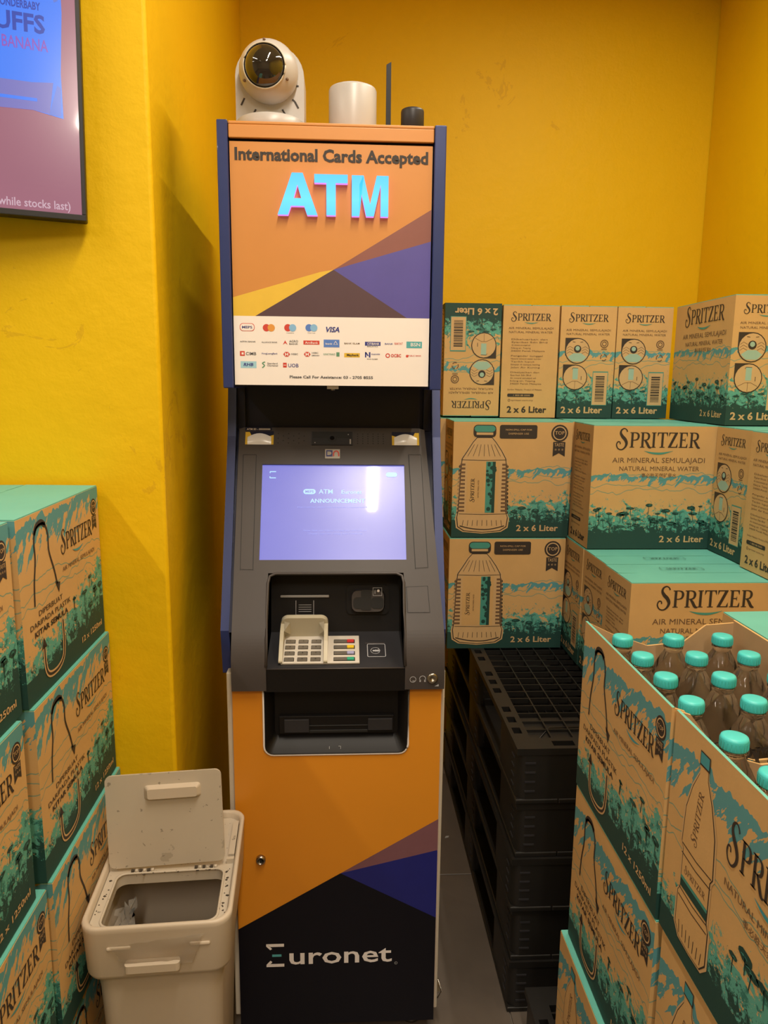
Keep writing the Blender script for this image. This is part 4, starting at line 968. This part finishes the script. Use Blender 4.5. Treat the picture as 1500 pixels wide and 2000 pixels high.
# shelf with keypad
su = Vector((0, SHB[0]-SHF[0], SHB[1]-SHF[1])); sl = su.length; su.normalize(); sn = Vector((1, 0, 0)).cross(su)
def sp(x, t, h=0): return Vector((x, *SHF))+su*t+sn*h
mb = MB(); mb.add([sp(HX0-.004, 0), sp(HX1+.004, 0), sp(HX1, sl), sp(HX0, sl)], [(0, 1, 2, 3)], 'black2')
mb.add([sp(HX0-.004, 0), sp(HX1+.004, 0), (HX1+.004, 1.4565, .8675), (HX0-.004, 1.4565, .8675)], [(3, 2, 1, 0)], 'black')
mb.tube([sp(HX0-.004, .0005), sp(HX1+.004, .0005)], .0016, 'fascia', 6)
mb.box(HX0-.004, HX1+.004, 1.4565, 1.50, .864, .8685, 'black')
shelf = mb.obj('keypad_shelf', atm)
mb = MB()
def sbox(x0, x1, t0, t1, h0, h1, k):
    c = [sp(x, t, h) for h in (h0, h1) for x, t in ((x0, t0), (x1, t0), (x1, t1), (x0, t1))]
    mb.add(c, [(3, 2, 1, 0), (4, 5, 6, 7), (0, 1, 5, 4), (1, 2, 6, 5), (2, 3, 7, 6), (3, 0, 4, 7)], k)
sbox(-.1325, .0315, .013, .103, .0, .005, 'keyplate'); kp = mb.obj('keypad', shelf, .0015)
kb = None
for j in range(4):
    for i in range(3):
        mb = MB(); x = -.1155+.0275*i; t = .024+.0195*j; sbox(x-.0105, x+.0105, t-.006, t+.006, .005, .0052, 'groove'); sbox(x-.0095, x+.0095, t-.0052, t+.0040, .005, .0078, 'keytop'); 
        a = Art(); lb = ['*0#', '789', '456', '123'][j][i]; a.text(lb, x, 0, .004, 'groove'); a.lay(mb, sp(0, t-.003, .0079), (1, 0, 0), su); mb.obj('key', kp)
    mb = MB(); t = .024+.0195*j; x = -.0005; sbox(x-.0225, x+.0225, t-.006, t+.006, .005, .0052, 'groove'); sbox(x-.0215, x+.0055, t-.0045, t+.0040, .005, .0075, 'keytop'); sbox(x+.006, x+.0205, t-.0045, t+.0040, .005, .0078, ('grn', 'lav', 'yel', 'red')[j]); mb.obj('function_key', kp)
# beige privacy hood: arched back with two side cheeks tapering forward
mb = MB(); N = 12; HXa, HXb = -.1365, -.0355; path = []
def hood(off):
    p = []
    for i in range(N+1):
        a_ = PI*i/N; c_, s_ = math.cos(a_), math.sin(a_); r = .014
    pts = [(HXa+off, .0), (HXa+off, .02), (HXa+off+.001, .033-off*.4), (HXa+.006+off, .041-off*.8), (HXa+.015+off, .045-off)]
    return pts+[(HXa+HXb-p_[0], p_[1]) for p_ in pts[::-1]]
oA, oB = hood(0), hood(.009)
T0, T1 = .098, .112
def hv(p, t, sc=1): return sp(p[0], t, .004+p[1]*sc)
n = len(oA)
secs = [(.012, .12), (.035, .42), (.062, .80), (.085, .98), (.112, 1.0)]
vo = [hv(p, t, s_) for t, s_ in secs for p in oA]; vi = [hv((p[0], p[1]), t, s_) for t, s_ in secs for p in oB]
# side cheeks: ribbons following the height law
for side in (0, 1):
    xs_ = (HXa, HXa+.008) if side == 0 else (HXb-.008, HXb)
    P = [(.012, .0), (.012, .006), (.030, .014), (.055, .026), (.080, .034), (.106, .036), (.106, 0)]
    mb.prism(P, lambda p, h: sp(h, p[0], .004+p[1]), xs_[0], xs_[1], 'beige')
mb.prism(rrect(HXa, .0, HXb, .050, .016, 6), lambda p, h: sp(p[0], h, .004+max(0, p[1])), .101, .113, 'beige', False)
for side in (-1, 1):           # sloping shoulders where the hood narrows into the keys
    xa = HXa+.008 if side < 0 else HXb-.008; xb = xa-side*.012
    mb.add([sp(xa, .101, .046), sp(xb, .101, .042), sp(xa, .080, .036), sp(xa, .101, .010), sp(xb, .101, .010)], [(0, 2, 1), (2, 3, 4, 1), (2, 1, 0)], 'beige')
mb.obj('keypad_hood', shelf, .0035, 3)
mb = MB(); a = Art(); a.stroke(rrect(.049, .036, .087, .078, .003), .0015, 'greyline', 1, closed=True); a.stroke([(.044, .081), (.088, .081)], .003, 'fascia')
a.ring(.066, .056, .010, .0010, 'greyline', 1, 16, .6, 5.7); a.ring(.070, .056, .0055, .0010, 'greyline', 1, 12, -1, 1.2); a.rect(.060, .0535, .074, .058, 'greyline', 1); a.text(')))', .070, .053, .007, 'greyline', 2)
a.lay(mb, sp(0, 0, .0004), (1, 0, 0), su); mb.obj('contactless_reader', shelf)
# headphone socket and its two symbols on the vertical foot of the fascia
mb = MB(); mb.lathe([(0, .0), (.0112, .0), (.0112, -.004), (.0095, -.0055), (.004, -.0055), (.0035, -.002), (0, -.002)], 'steel', (.1825, 1.4545, .892), 24, 'y')
a = Art(); a.ring(.142, .890, .0062, .0012, 'greyline', 1, 16); a.rect(.141, .886, .147, .8875, 'greyline'); a.ring(.162, .8915, .0062, .0014, 'greyline', 1, 14, -.6, PI+.6); a.rect(.1555, .8845, .1585, .8895, 'greyline'); a.rect(.1655, .8845, .1685, .8895, 'greyline')
a.poly([(.187, .8745), (.196, .8745), (.196, .8795)], 'greyline')
a.lay(mb, (0, 1.4525, 0), (1, 0, 0), (0, 0, 1)); mb.obj('headphone_socket', fa)
# header
hd = empty('sign_cabinet'); hd.parent = atm; hd.scale = (1.035,)*3; hd.location = (0, 0, -.0525)
mb = MB(); mb.box(-.2095, .1625, 1.458, DEP, 1.487, 1.951, 'navy_dark'); mb.obj('sign_box', hd)
for x0, x1 in ((-.230, -.2105), (.1635, .185)):
    mb = MB(); mb.box(x0, x1, 1.441, DEP, 1.4835, 1.958, 'navy'); mb.obj('side_panel', hd, .002)
mb = MB(); mb.box(-.2095, .1625, 1.444, DEP-.004, 1.9515, 1.957, 'sign_orange'); mb.box(-.2095, .1625, 1.444, 1.452, 1.9285, 1.9515, 'sign_orange'); mb.obj('top_panel', hd, .0015)
mb = MB(); mb.box(-.2085, .1605, 1.448, 1.4575, 1.490, 1.9235, 'sign_orange')
a = Art(); PX = (-.021, 1.7035)
a.poly([(-.2085, 1.651), (-.046, 1.699), PX, (-.168, 1.6175), (-.2085, 1.6175)], 'sign_yellow'); a.poly([PX, (-.168, 1.6175), (.118, 1.6175)], 'sign_plum')
a.poly([PX, (.118, 1.6175), (.1605, 1.6175), (.1605, 1.757)], 'sign_blue'); a.poly([PX, (.1605, 1.757), (.1605, 1.8135)], 'sign_brown')
a.rect(-.2085, 1.490, .1605, 1.6175, 'sign_white')
a.text('International Cards Accepted', -.0235, 1.8925, .0205, 'brown', 2, bold=.033, width=.352)
lx0 = lambda px: -.2085+(px-30)/(1455-30)*.369
lz = lambda py, px=0: 1.6175-(py-8-px*.012)/(515-8)*.1265
def lt(t, x, y, w_, h, k='dgr', b=.01, sh=0): a.text(t, lx0(x), lz(y, x), h, k, 3, bold=b, width=w_*.369/1425, shear=sh)
x, z = lx0(127), lz(92, 127); a.poly([(x+p, z+q_) for p, q_ in rrect(-.0138, -.0073, .0138, .0073, .006)], 'redl', 2); a.poly([(x+p, z+q_) for p, q_ in rrect(-.0128, -.0063, .0128, .0063, .0055)], 'sign_white', 3); a.text('MEPS', x, z-.0022, .0045, 'nvl', 4, bold=.02, width=.019)
for cx, c1, c2, tx_ in ((283, 'redl', 'orl', None), (438, 'redl', 'sky', 'maestro'), (592, 'blul', 'sky', 'Cirrus')):
    x, z = lx0(cx), lz(96, cx); a.circle(x-.0045, z, .0068, c1, 2); a.circle(x+.0045, z, .0068, c2, 3)
    if tx_: a.text(tx_, x, z-.0105, .0024, 'dgr', 2, width=.014)
lt('VISA', 743, 127, 108, .0094, 'nvl', .03, .25)
lt('AFFIN BANK', 130, 203, 115, .0026); lt('ALLIANCE BANK', 286, 208, 115, .0026); lt('AGRO', 462, 203, 64, .0040); lt('BANK', 462, 221, 64, .0030)
x, z = lx0(400), lz(206, 400); a.poly([(x-.0045, z-.004), (x, z+.0045), (x+.0045, z-.004), (x, z-.0005)], 'redl', 2)
def lr(x0, x1, y0, y1, k): c = (x0+x1)/2; a.rect(lx0(x0), lz(y1, c), lx0(x1), lz(y0, c), k, 2)
lr(533, 650, 190, 220, 'redl'); lt('AmBank', 592, 214, 95, .0040, 'sign_white'); lr(681, 796, 183, 240, 'blul'); lt('bank', 720, 220, 50, .0034, 'sign_white'); x, z = lx0(768), lz(211, 768); a.ring(x, z, .0042, .0011, 'sign_white', 3, 3, PI/2, 2.5*PI)
lt('BANK ISLAM', 888, 217, 112, .0030, 'thinbrown'); lr(983, 1098, 199, 228, 'nvl'); lt('CITIBANK', 1045, 222, 90, .0042, 'sign_white'); lt('MALAYSIA', 1040, 238, 80, .002)
lt('BANK', 1160, 220, 60, .0030, 'nvl'); lt('RAKYAT', 1232, 220, 60, .0040, 'redl'); lr(1289, 1404, 197, 246, 'tealb'); lt('BSN', 1356, 232, 70, .0062, 'sign_white')
x, z = lx0(88), lz(286, 88); a.rect(x-.0045, z-.0045, x+.0045, z+.0045, 'redl', 2); a.rect(x-.0015, z-.002, x+.0025, z+.002, 'sign_white', 3); lt('CIMB', 151, 298, 76, .0056)
lt('HongLeongBank', 286, 292, 115, .0030, 'nvl')
for cx in (410, 560):
    x, z = lx0(cx), lz(292, cx); a.poly([(x-.0065, z), (x-.003, z+.0045), (x+.003, z+.0045), (x+.0065, z), (x+.003, z-.0045), (x-.003, z-.0045)], 'redl', 2); a.poly([(x-.003, z+.004), (x-.003, z-.004), (x, z)], 'sign_white', 3); a.poly([(x+.003, z+.004), (x+.003, z-.004), (x, z)], 'sign_white', 3)
lt('HSBC', 468, 297, 50, .0032); lt('HSBC', 618, 288, 48, .003); lt('AMANAH', 620, 306, 56, .0026)
lt('KUWAIT FINANCE', 722, 299, 85, .0036, 'grt'); x, z = lx0(785), lz(293, 785); a.rect(x-.003, z-.004, x+.003, z+.004, 'grt', 2)
lr(831, 946, 283, 315, 'ylb'); lt('Maybank', 895, 306, 90, .0042, 'brown', .03); x, z = lx0(1005), lz(296, 1005); a.rect(x-.0055, z-.005, x-.003, z+.005, 'nvl', 2); a.rect(x+.002, z-.005, x+.005, z+.005, 'nvl', 2); a.poly([(x-.0055, z+.005), (x-.003, z+.005), (x+.002, z-.002), (x-.001, z-.002)], 'nvl', 2)
lt('muamalat', 1063, 296, 64, .003, 'nvl'); lt('BANK ISLAMIK', 1040, 332, 80, .002)
x, z = lx0(1152), lz(302, 1152); a.ring(x, z, .0035, .0018, 'redl', 2, 14); lt('OCBC', 1213, 313, 76, .0056, 'redl', .03); lt('PUBLIC BANK', 1352, 308, 96, .0026, 'redl'); x, z = lx0(1296), lz(306, 1296); a.circle(x, z, .0026, 'redl', 2, 10)
lr(74, 189, 344, 394, 'pale'); lt('RHB', 130, 379, 70, .0055, 'nvl', .03, .2)
x, z = lx0(240), lz(371, 240); a.stroke([(x+.003, z+.0055), (x-.002, z+.003), (x+.002, z-.001), (x-.0025, z-.0055)], .0022, 'grt', 2, 3); lt('Standard', 305, 366, 74, .003, 'dgr'); lt('Chartered', 305, 382, 78, .003, 'dgr')
x, z = lx0(396), lz(373, 396); a.rect(x-.0034, z-.0045, x+.0034, z+.0045, 'redl', 2); a.rect(x-.0022, z-.0006, x+.0022, z+.0006, 'sign_white', 3); lt('UOB', 458, 389, 76, .0068, 'nvl')
a.text('Please Call For Assistance: 03 - 2705 8555', lx0(737), lz(474, 737), .0050, 'dgr', 3, bold=.025, width=614*.369/1425)
a.lay(mb, (0, 1.448, 0), (1, 0, 0), (0, 0, 1)); mb.obj('sign_panel', hd)
mb = MB(); mb.lathe([(0, 0), (.004, 0), (.004, -.006), (0, -.006)], 'steel', (-.023, 1.47, 1.4868), 12); mb.box(-.034, -.012, 1.452, 1.458, 1.4835, 1.4895, 'steel'); mb.obj('sign_latch', hd)
# raised lit letters
AO = [(0, 0), (.26, 0), (.335, .215), (.665, .215), (.74, 0), (1, 0), (.635, 1), (.365, 1)]; AH = [(.405, .40), (.5, .72), (.595, .40)]
TO = [(.36, 0), (.64, 0), (.64, .79), (1, .79), (1, 1), (0, 1), (0, .79), (.36, .79)]
MO = [(0, 0), (.21, 0), (.21, .78), (.395, 0), (.605, 0), (.79, .78), (.79, 0), (1, 0), (1, 1), (.68, 1), (.5, .30), (.32, 1), (0, 1)]
for ch, x0, x1, z0, z1, O, tri in (('A', -.1225, -.0500, 1.7970, 1.8695, AO, [(0, 1, 2, 8), (0, 8, 9, 7), (7, 9, 6), (6, 9, 10, 5), (10, 3, 4, 5), (2, 3, 10, 8)]), ('T', -.0555, .0050, 1.7975, 1.8680, TO, [(0, 1, 2, 7), (7, 2, 3, 4), (7, 4, 5, 6)]), ('M', .0125, .0795, 1.7970, 1.8675, MO, [(0, 1, 2, 11), (0, 11, 12), (2, 3, 10, 11), (3, 4, 10), (4, 5, 9, 10), (5, 6, 7, 8), (5, 8, 9)])):
    P = [(x0+p[0]*(x1-x0), z0+p[1]*(z1-z0)) for p in O+(AH if ch == 'A' else [])]
    if ch == 'A': tri = [(0, 1, 2, 8), (0, 8, 9, 7), (7, 9, 6), (6, 9, 10, 5), (10, 3, 4, 5), (2, 3, 10, 8)]
    mb = MB(); mb.add([(p[0], 1.436, p[1]) for p in P], flipfix(P, tri), 'atm')
    loops = [list(range(len(O)))]+([[8, 9, 10]] if ch == 'A' else [])
    for lo in loops:
        for i in range(len(lo)):
            p, q_ = P[lo[i]], P[lo[(i+1) % len(lo)]]; mb.add([(p[0], 1.436, p[1]), (q_[0], 1.436, q_[1]), (q_[0], 1.4478, q_[1]), (p[0], 1.4478, p[1])], [(3, 2, 1, 0)], 'atmglow')
    mb.obj('illuminated_letter', hd)

# ------------------------------------------------------------------ things on top of the cash machine
TZ = 1.9735
cm = empty('security_camera', (-.1485, 1.615, TZ)); cm.scale = (1, 1, .95); tag(cm, 'white security camera with a smoked round dome on top of the cash machine', 'security camera')
mb = MB(); out = [(-.0675, .0)]; 
for i in range(17): t = PI-i/16*PI; out.append((.0675*math.cos(t), .122+.064*math.sin(t)))
out.append((.0675, 0)); mb.prism(out, lambda p, h: (p[0], h, p[1]), -.012, .060, 'white', False)
a = Art()
for (x, z, x2, z2) in ((-.050, .079, -.057, .065), (-.028, .058, -.036, .044), (.0, .052, .0, .042), (.024, .059, .034, .042), (.044, .079, .049, .075), (.049, .075, .056, .062), (.050, .105, .057, .105)): a.stroke([(x, z), (x2, z2)], .0036, 'brown')
a.circle(.046, .137, .0018, 'brown', 1, 8); a.lay(mb, (0, -.012, 0), (1, 0, 0), (0, 0, 1)); mb.obj('housing', cm, .006, 3)
mb = MB(); mb.lathe([(0, 0), (.069, 0), (.069, .034), (.064, .038), (0, .038)], 'white', (0, .004, 0), 40); mb.obj('base', cm)
mb = MB(); c = Vector((.000, -.030, .1235)); prf = []
for i in range(13): t = PI*.5-i/12*PI*.86; prf.append((.0605*math.cos(t) if i else .0, -.0605*math.sin(t)))
ball = [(.0415, -.044)]+[(.0605*math.sin(t), -.0605*math.cos(t)) for t in [math.radians(46+i*12.2) for i in range(12)]]
mb.lathe(ball, 'white', (0, 0, 0), 40, 'y'); bo = mb.obj('ball_shell', cm); bo.scale = (.95, .95, .97); bo.location = c; bo.rotation_euler = (math.radians(6), 0, math.radians(-6))
mb = MB(); mb.lathe([(0, -.0685)]+[(.0415*math.sin(t), -.036-.0325*math.cos(t)) for t in [math.radians(15*i) for i in range(1, 7)]], 'dome', (0, 0, 0), 36, 'y'); mb.obj('dome', bo)
mb = MB(); mb.tube([(.0425*math.cos(2*PI*i/40), -.0445, .0425*math.sin(2*PI*i/40)) for i in range(41)], .0016, 'cream', 6)
mb.obj('dome_ring', bo)
for an in (90, 210, -28): mb = MB(); t = math.radians(an); mb.lathe([(0, -.0035), (.0028, -.0035), (.0028, 0)], 'thinbrown', (.0500*math.cos(t), -.0345, .0500*math.sin(t)), 10, 'y'); mb.obj('screw', bo)
mb = MB(); mb.lathe([(0, 0), (.047, 0), (.048, .003), (.048, .096), (.046, .100), (.040, .1025), (0, .103)], 'white', (0, 0, 0), 48); o = mb.obj('antenna_dome'); o.location = (.0155, 1.615, TZ); tag(o, 'plain white cylindrical unit standing between the camera and the thin antenna', 'router')
an = empty('stick_antenna', (.0875, 1.615, TZ)); tag(an, 'thin upright black stick antenna on top of the cash machine', 'antenna')
mb = MB(); mb.prism([(-.0050, .0), (.0050, .0), (.0048, .1535), (-.0048, .1480)], lambda p, h: (p[0], h, p[1]), -.003, .003, 'black'); mb.obj('blade', an, .0012)
mb = MB(); mb.lathe([(0, 0), (.011, 0), (.011, .006), (.006, .010), (0, .010)], 'black', (0, 0, 0), 20); mb.obj('foot', an)
mb = MB(); mb.lathe([(0, 0), (.0235, 0), (.0235, .061), (.0225, .065), (.019, .0670), (0, .0675)], 'black2', (0, 0, 0), 32); o = mb.obj('puck_antenna'); o.location = (.1365, 1.615, TZ); tag(o, 'short black cylinder at the right edge of the cash machine top', 'antenna')

# ------------------------------------------------------------------ television on the left wall
tv = empty('wall_television', (-.4525, 1.396, 1.7705)); tv.rotation_euler = Euler((0, math.radians(1.3), math.radians(14)), 'XYZ')
tag(tv, 'black framed television on the yellow wall showing a blue snack pouch', 'television')
TW, TH = .98, .56
mb = MB(); mb.box(-TW, 0, .006, .034, 0, TH, 'black'); mb.obj('casing', tv, .003)
mb = MB()
for b in ((-TW, 0, 0, .010), (-TW, 0, TH-.008, TH), (-TW, -TW+.007, .010, TH-.008), (-.007, 0, .010, TH-.008)): mb.box(b[0], b[1], 0, .006, b[2], b[3], 'black2')
mb.obj('bezel', tv, .001)
mb = MB(); mb.add([(-TW+.007, .003, .010), (-.007, .003, .010), (-.007, .003, TH-.008), (-TW+.007, .003, TH-.008)], [(0, 1, 2, 3)], 'tv')
a = Art()
px = lambda x, y: (-.004+(x-166)*.00059, (418-y)*.000862+.003)
def pp_(*l): return [px(*q_) for q_ in l]
a.poly(pp_((-330, -90), (122, -70), (125, 40), (117, 150), (120, 232), (40, 222), (-60, 224), (-330, 250)), 'tvblue'); a.poly(pp_((-330, 172), (40, 172), (96, 168), (84, 226), (40, 222), (-60, 224), (-330, 240)), 'tvviolet', 2)
a.poly(pp_((106, 172), (116, 176), (114, 228), (82, 228)), 'tvblue2', 2); a.poly(pp_((84, -2), (112, -6), (116, 20), (106, 24), (98, 8)), 'tvblue2', 2)
a.rect(*px(-120, 206), *px(52, 200), 'tvblue', 3)
x, y = px(80, 82); a.text('PUFFS', x, y, .027, 'tvnavy', 2, bold=.03, width=.094, align='r'); x, y = px(70, 42); a.text('WONDERBABY', x, y, .0115, 'tvnavy', 2, bold=.03, width=.072, align='r'); x, y = px(86, 114); a.text('BANANA', x, y, .018, 'tvred', 2, bold=.01, width=.070, align='r')
x, y = px(130, 403); a.text('(while stocks last)', x, y, .0135, 'tvtext', 2, width=.118, align='r', bold=.012)
a.lay(mb, (0, .0028, 0), (1, 0, 0), (0, 0, 1)); mb.obj('picture', tv)
mb = MB(); mb.box(-.62, -.36, .034, .07, .16, .40, 'black'); mb.obj('wall_bracket', tv)

# ------------------------------------------------------------------ waste bin
wb = empty('waste_bin', (-.4405, 1.108, 0), math.radians(3.2)); tag(wb, 'off-white plastic waste bin with raised hinged lid, left of the cash machine', 'bin')
BW, BD, BH = .250, .335, .603
def ring(x0, x1, y0, y1, r, z, n=5): return [(p[0], p[1], z) for p in rrect(x0, y0, x1, y1, r, n)]
def loft(mb, rings, k, smooth=True, cap0=False, cap1=False):
    n = len(rings[0]); vs = [p for r in rings for p in r]
    mb.add(vs, [(i*n+j, i*n+(j+1) % n, (i+1)*n+(j+1) % n, (i+1)*n+j) for i in range(len(rings)-1) for j in range(n)], k, smooth)
    if cap0: mb.add(rings[0], [tuple(range(n))[::-1]], k)
    if cap1: mb.add(rings[-1], [tuple(range(n))], k)
mb = MB(); I = lambda e, z, r=.03: ring(e, BW-e, e, BD-e, r, z)
loft(mb, [I(.040, .001), I(.036, .012), I(.020, .46), I(.017, .495), I(.015, .498), I(.006, .503), I(.004, .510), I(.001, BH-.012), I(0, BH-.004), I(.002, BH), I(.006, BH), I(.009, BH-.004), I(.010, BH-.020), I(.022, .48), I(.042, .02)], 'binclean', True, True)
mb.add(I(.042, .02), [tuple(range(len(I(0, 0))))], 'binclean'); mb.obj('bin_body', wb)
mb = MB(); 
for s_, x0, x1 in ((0, .045, .085), (1, .180, .215)): mb.box(x0, x1, -.0015, .004, BH-.043, BH-.036, 'binclean')
mb.prism(rrect(.075, -.012, .165, .004, .006, 3), lambda p, h: (p[0], p[1], h), BH-.078, BH-.064, 'binclean'); mb.obj('grip', wb, .003)
# lid frame: sunk ledge with the front opening
mb = MB(); zt = BH-.014; OY0, OY1, OX0, OX1 = .020, .160, .028, BW-.026
outr = rrect(.011, .011, BW-.011, BD-.011, .022, 5)
inn = rrect(OX0, OY0, OX1, OY1, .018, 5); n = len(outr)
def plate(z): return [(p[0], p[1], z) for p in outr]+[(p[0], p[1], z) for p in inn]
vs = plate(zt); mb.add(vs, [(i, (i+1) % n, n+(i+1) % n, n+i) for i in range(n)], 'bin')
mb.add([(p[0], p[1], zt) for p in inn]+[(p[0], p[1], zt-.022) for p in inn], [((i+1) % n, i, n+i, n+(i+1) % n) for i in range(n)], 'bin', True)
mb.tube([(p[0], p[1], zt) for p in inn+inn[:1]], .0025, 'bin', 6)
for x0, x1 in ((.011, .022), (BW-.022, BW-.011)): mb.box(x0, x1, .19, .30, zt, zt+.008, 'bin')
mb.box(BW-.024, BW-.010, .172, .180, zt, zt+.010, 'bin'); mb.box(.010, .024, .172, .180, zt, zt+.010, 'bin')
mb.obj('lid_frame', wb)
lid = empty('lid_hinge', (0, .166, zt+.002)); lid.parent = wb; lid.rotation_euler = (math.radians(-5), math.radians(-1.5), 0); lid.name = 'lid'
mb = MB(); mb.prism(rrect(.012, .004, BW-.026, .184, .012, 5), lambda p, h: (p[0], h, p[1]), .0, .004, 'bin'); mb.obj('lid_panel', lid, .001)
mb = MB(); o_ = rrect(.082, .133, .186, .162, .007, 4); i_ = rrect(.090, .139, .180, .158, .004, 4); n = len(o_)
mb.add([(p[0], 0, p[1]) for p in o_]+[(p[0], -.011, p[1]) for p in i_], [(i, (i+1) % n, n+(i+1) % n, n+i) for i in range(n)]+[tuple(range(n, 2*n))], 'binclean'); mb.obj('lid_handle', lid)
rnd = random.Random(3)
for x0 in (.052, .168):
    mb = MB()
    for k in range(6): mb.lathe([(0, x0+k*.0072), (.0035, x0+k*.0072), (.0035, x0+k*.0072+.005), (0, x0+k*.0072+.005)], 'bin' if k % 2 else 'grime', (0, .163, zt+.003), 10, 'x')
    mb.obj('hinge', wb)
mb = MB()
for k in range(46):
    if k < 22: x, y = rnd.uniform(.05, .22), .158+rnd.uniform(-.004, .006)
    elif k < 38: x, y = BW-.018+rnd.uniform(-.005, .005), rnd.uniform(.03, .17)
    else: x, y = .018+rnd.uniform(-.004, .005), rnd.uniform(.03, .15)
    r = rnd.uniform(.0008, .0026); mb.prism([(x+r*rnd.uniform(.6, 1.6)*math.cos(t), y+r*rnd.uniform(.6, 1.3)*math.sin(t)) for t in (0, 1.2, 2.4, 3.6, 4.9)], lambda p, h: (p[0], p[1], h), zt+.0002, zt+.001, 'grime')
g = mb.obj('grime_specks', wb); g['kind'] = 'stuff'
# crumpled clear bag inside, peeping over the left edge, and folded over the front
def crumple(pts, name, amp, seed, k='bag', sub=8, parent=wb):
    rnd = random.Random(seed); mb = MB(); n = sub
    P = [[None]*(n+1) for _ in range(n+1)]
    for i in range(n+1):
        for j in range(n+1):
            u, v = i/n, j/n; q_ = Vector(pts[0])*(1-u)*(1-v)+Vector(pts[1])*u*(1-v)+Vector(pts[2])*u*v+Vector(pts[3])*(1-u)*v
            P[i][j] = q_+Vector((rnd.uniform(-amp, amp), rnd.uniform(-amp, amp), rnd.uniform(-amp, amp)))
    mb.add([p for r in P for p in r], [(i*(n+1)+j, (i+1)*(n+1)+j, (i+1)*(n+1)+j+1, i*(n+1)+j+1) for i in range(n) for j in range(n)], k, True); return mb.obj(name, parent)
crumple([(.030, .135, zt-.05), (.065, .150, zt-.045), (.055, .12, zt-.10), (.028, .09, zt-.11)], 'bag_liner', .005, 4)
crumple([(.05, -.0035, BH-.030), (.205, -.0035, BH-.018), (.185, -.005, BH-.070), (.085, -.005, BH-.082)], 'bag_fold', .0016, 9, sub=10)
print('objects', len(bpy.data.objects), 'tris', sum(len(m.polygons) for m in bpy.data.meshes))
# small litter on the floor in the gap
mb = MB(); rnd = random.Random(2)
mb.prism([(.0, .0), (.012, .003), (.015, .010), (.004, .009)], lambda p, h: (p[0], p[1], h), .0003, .002, 'white'); o = mb.obj('paper_scrap'); o.location = (.335, 2.235, 0); tag(o, 'tiny white paper scrap on the floor between machine and pallets', 'litter')
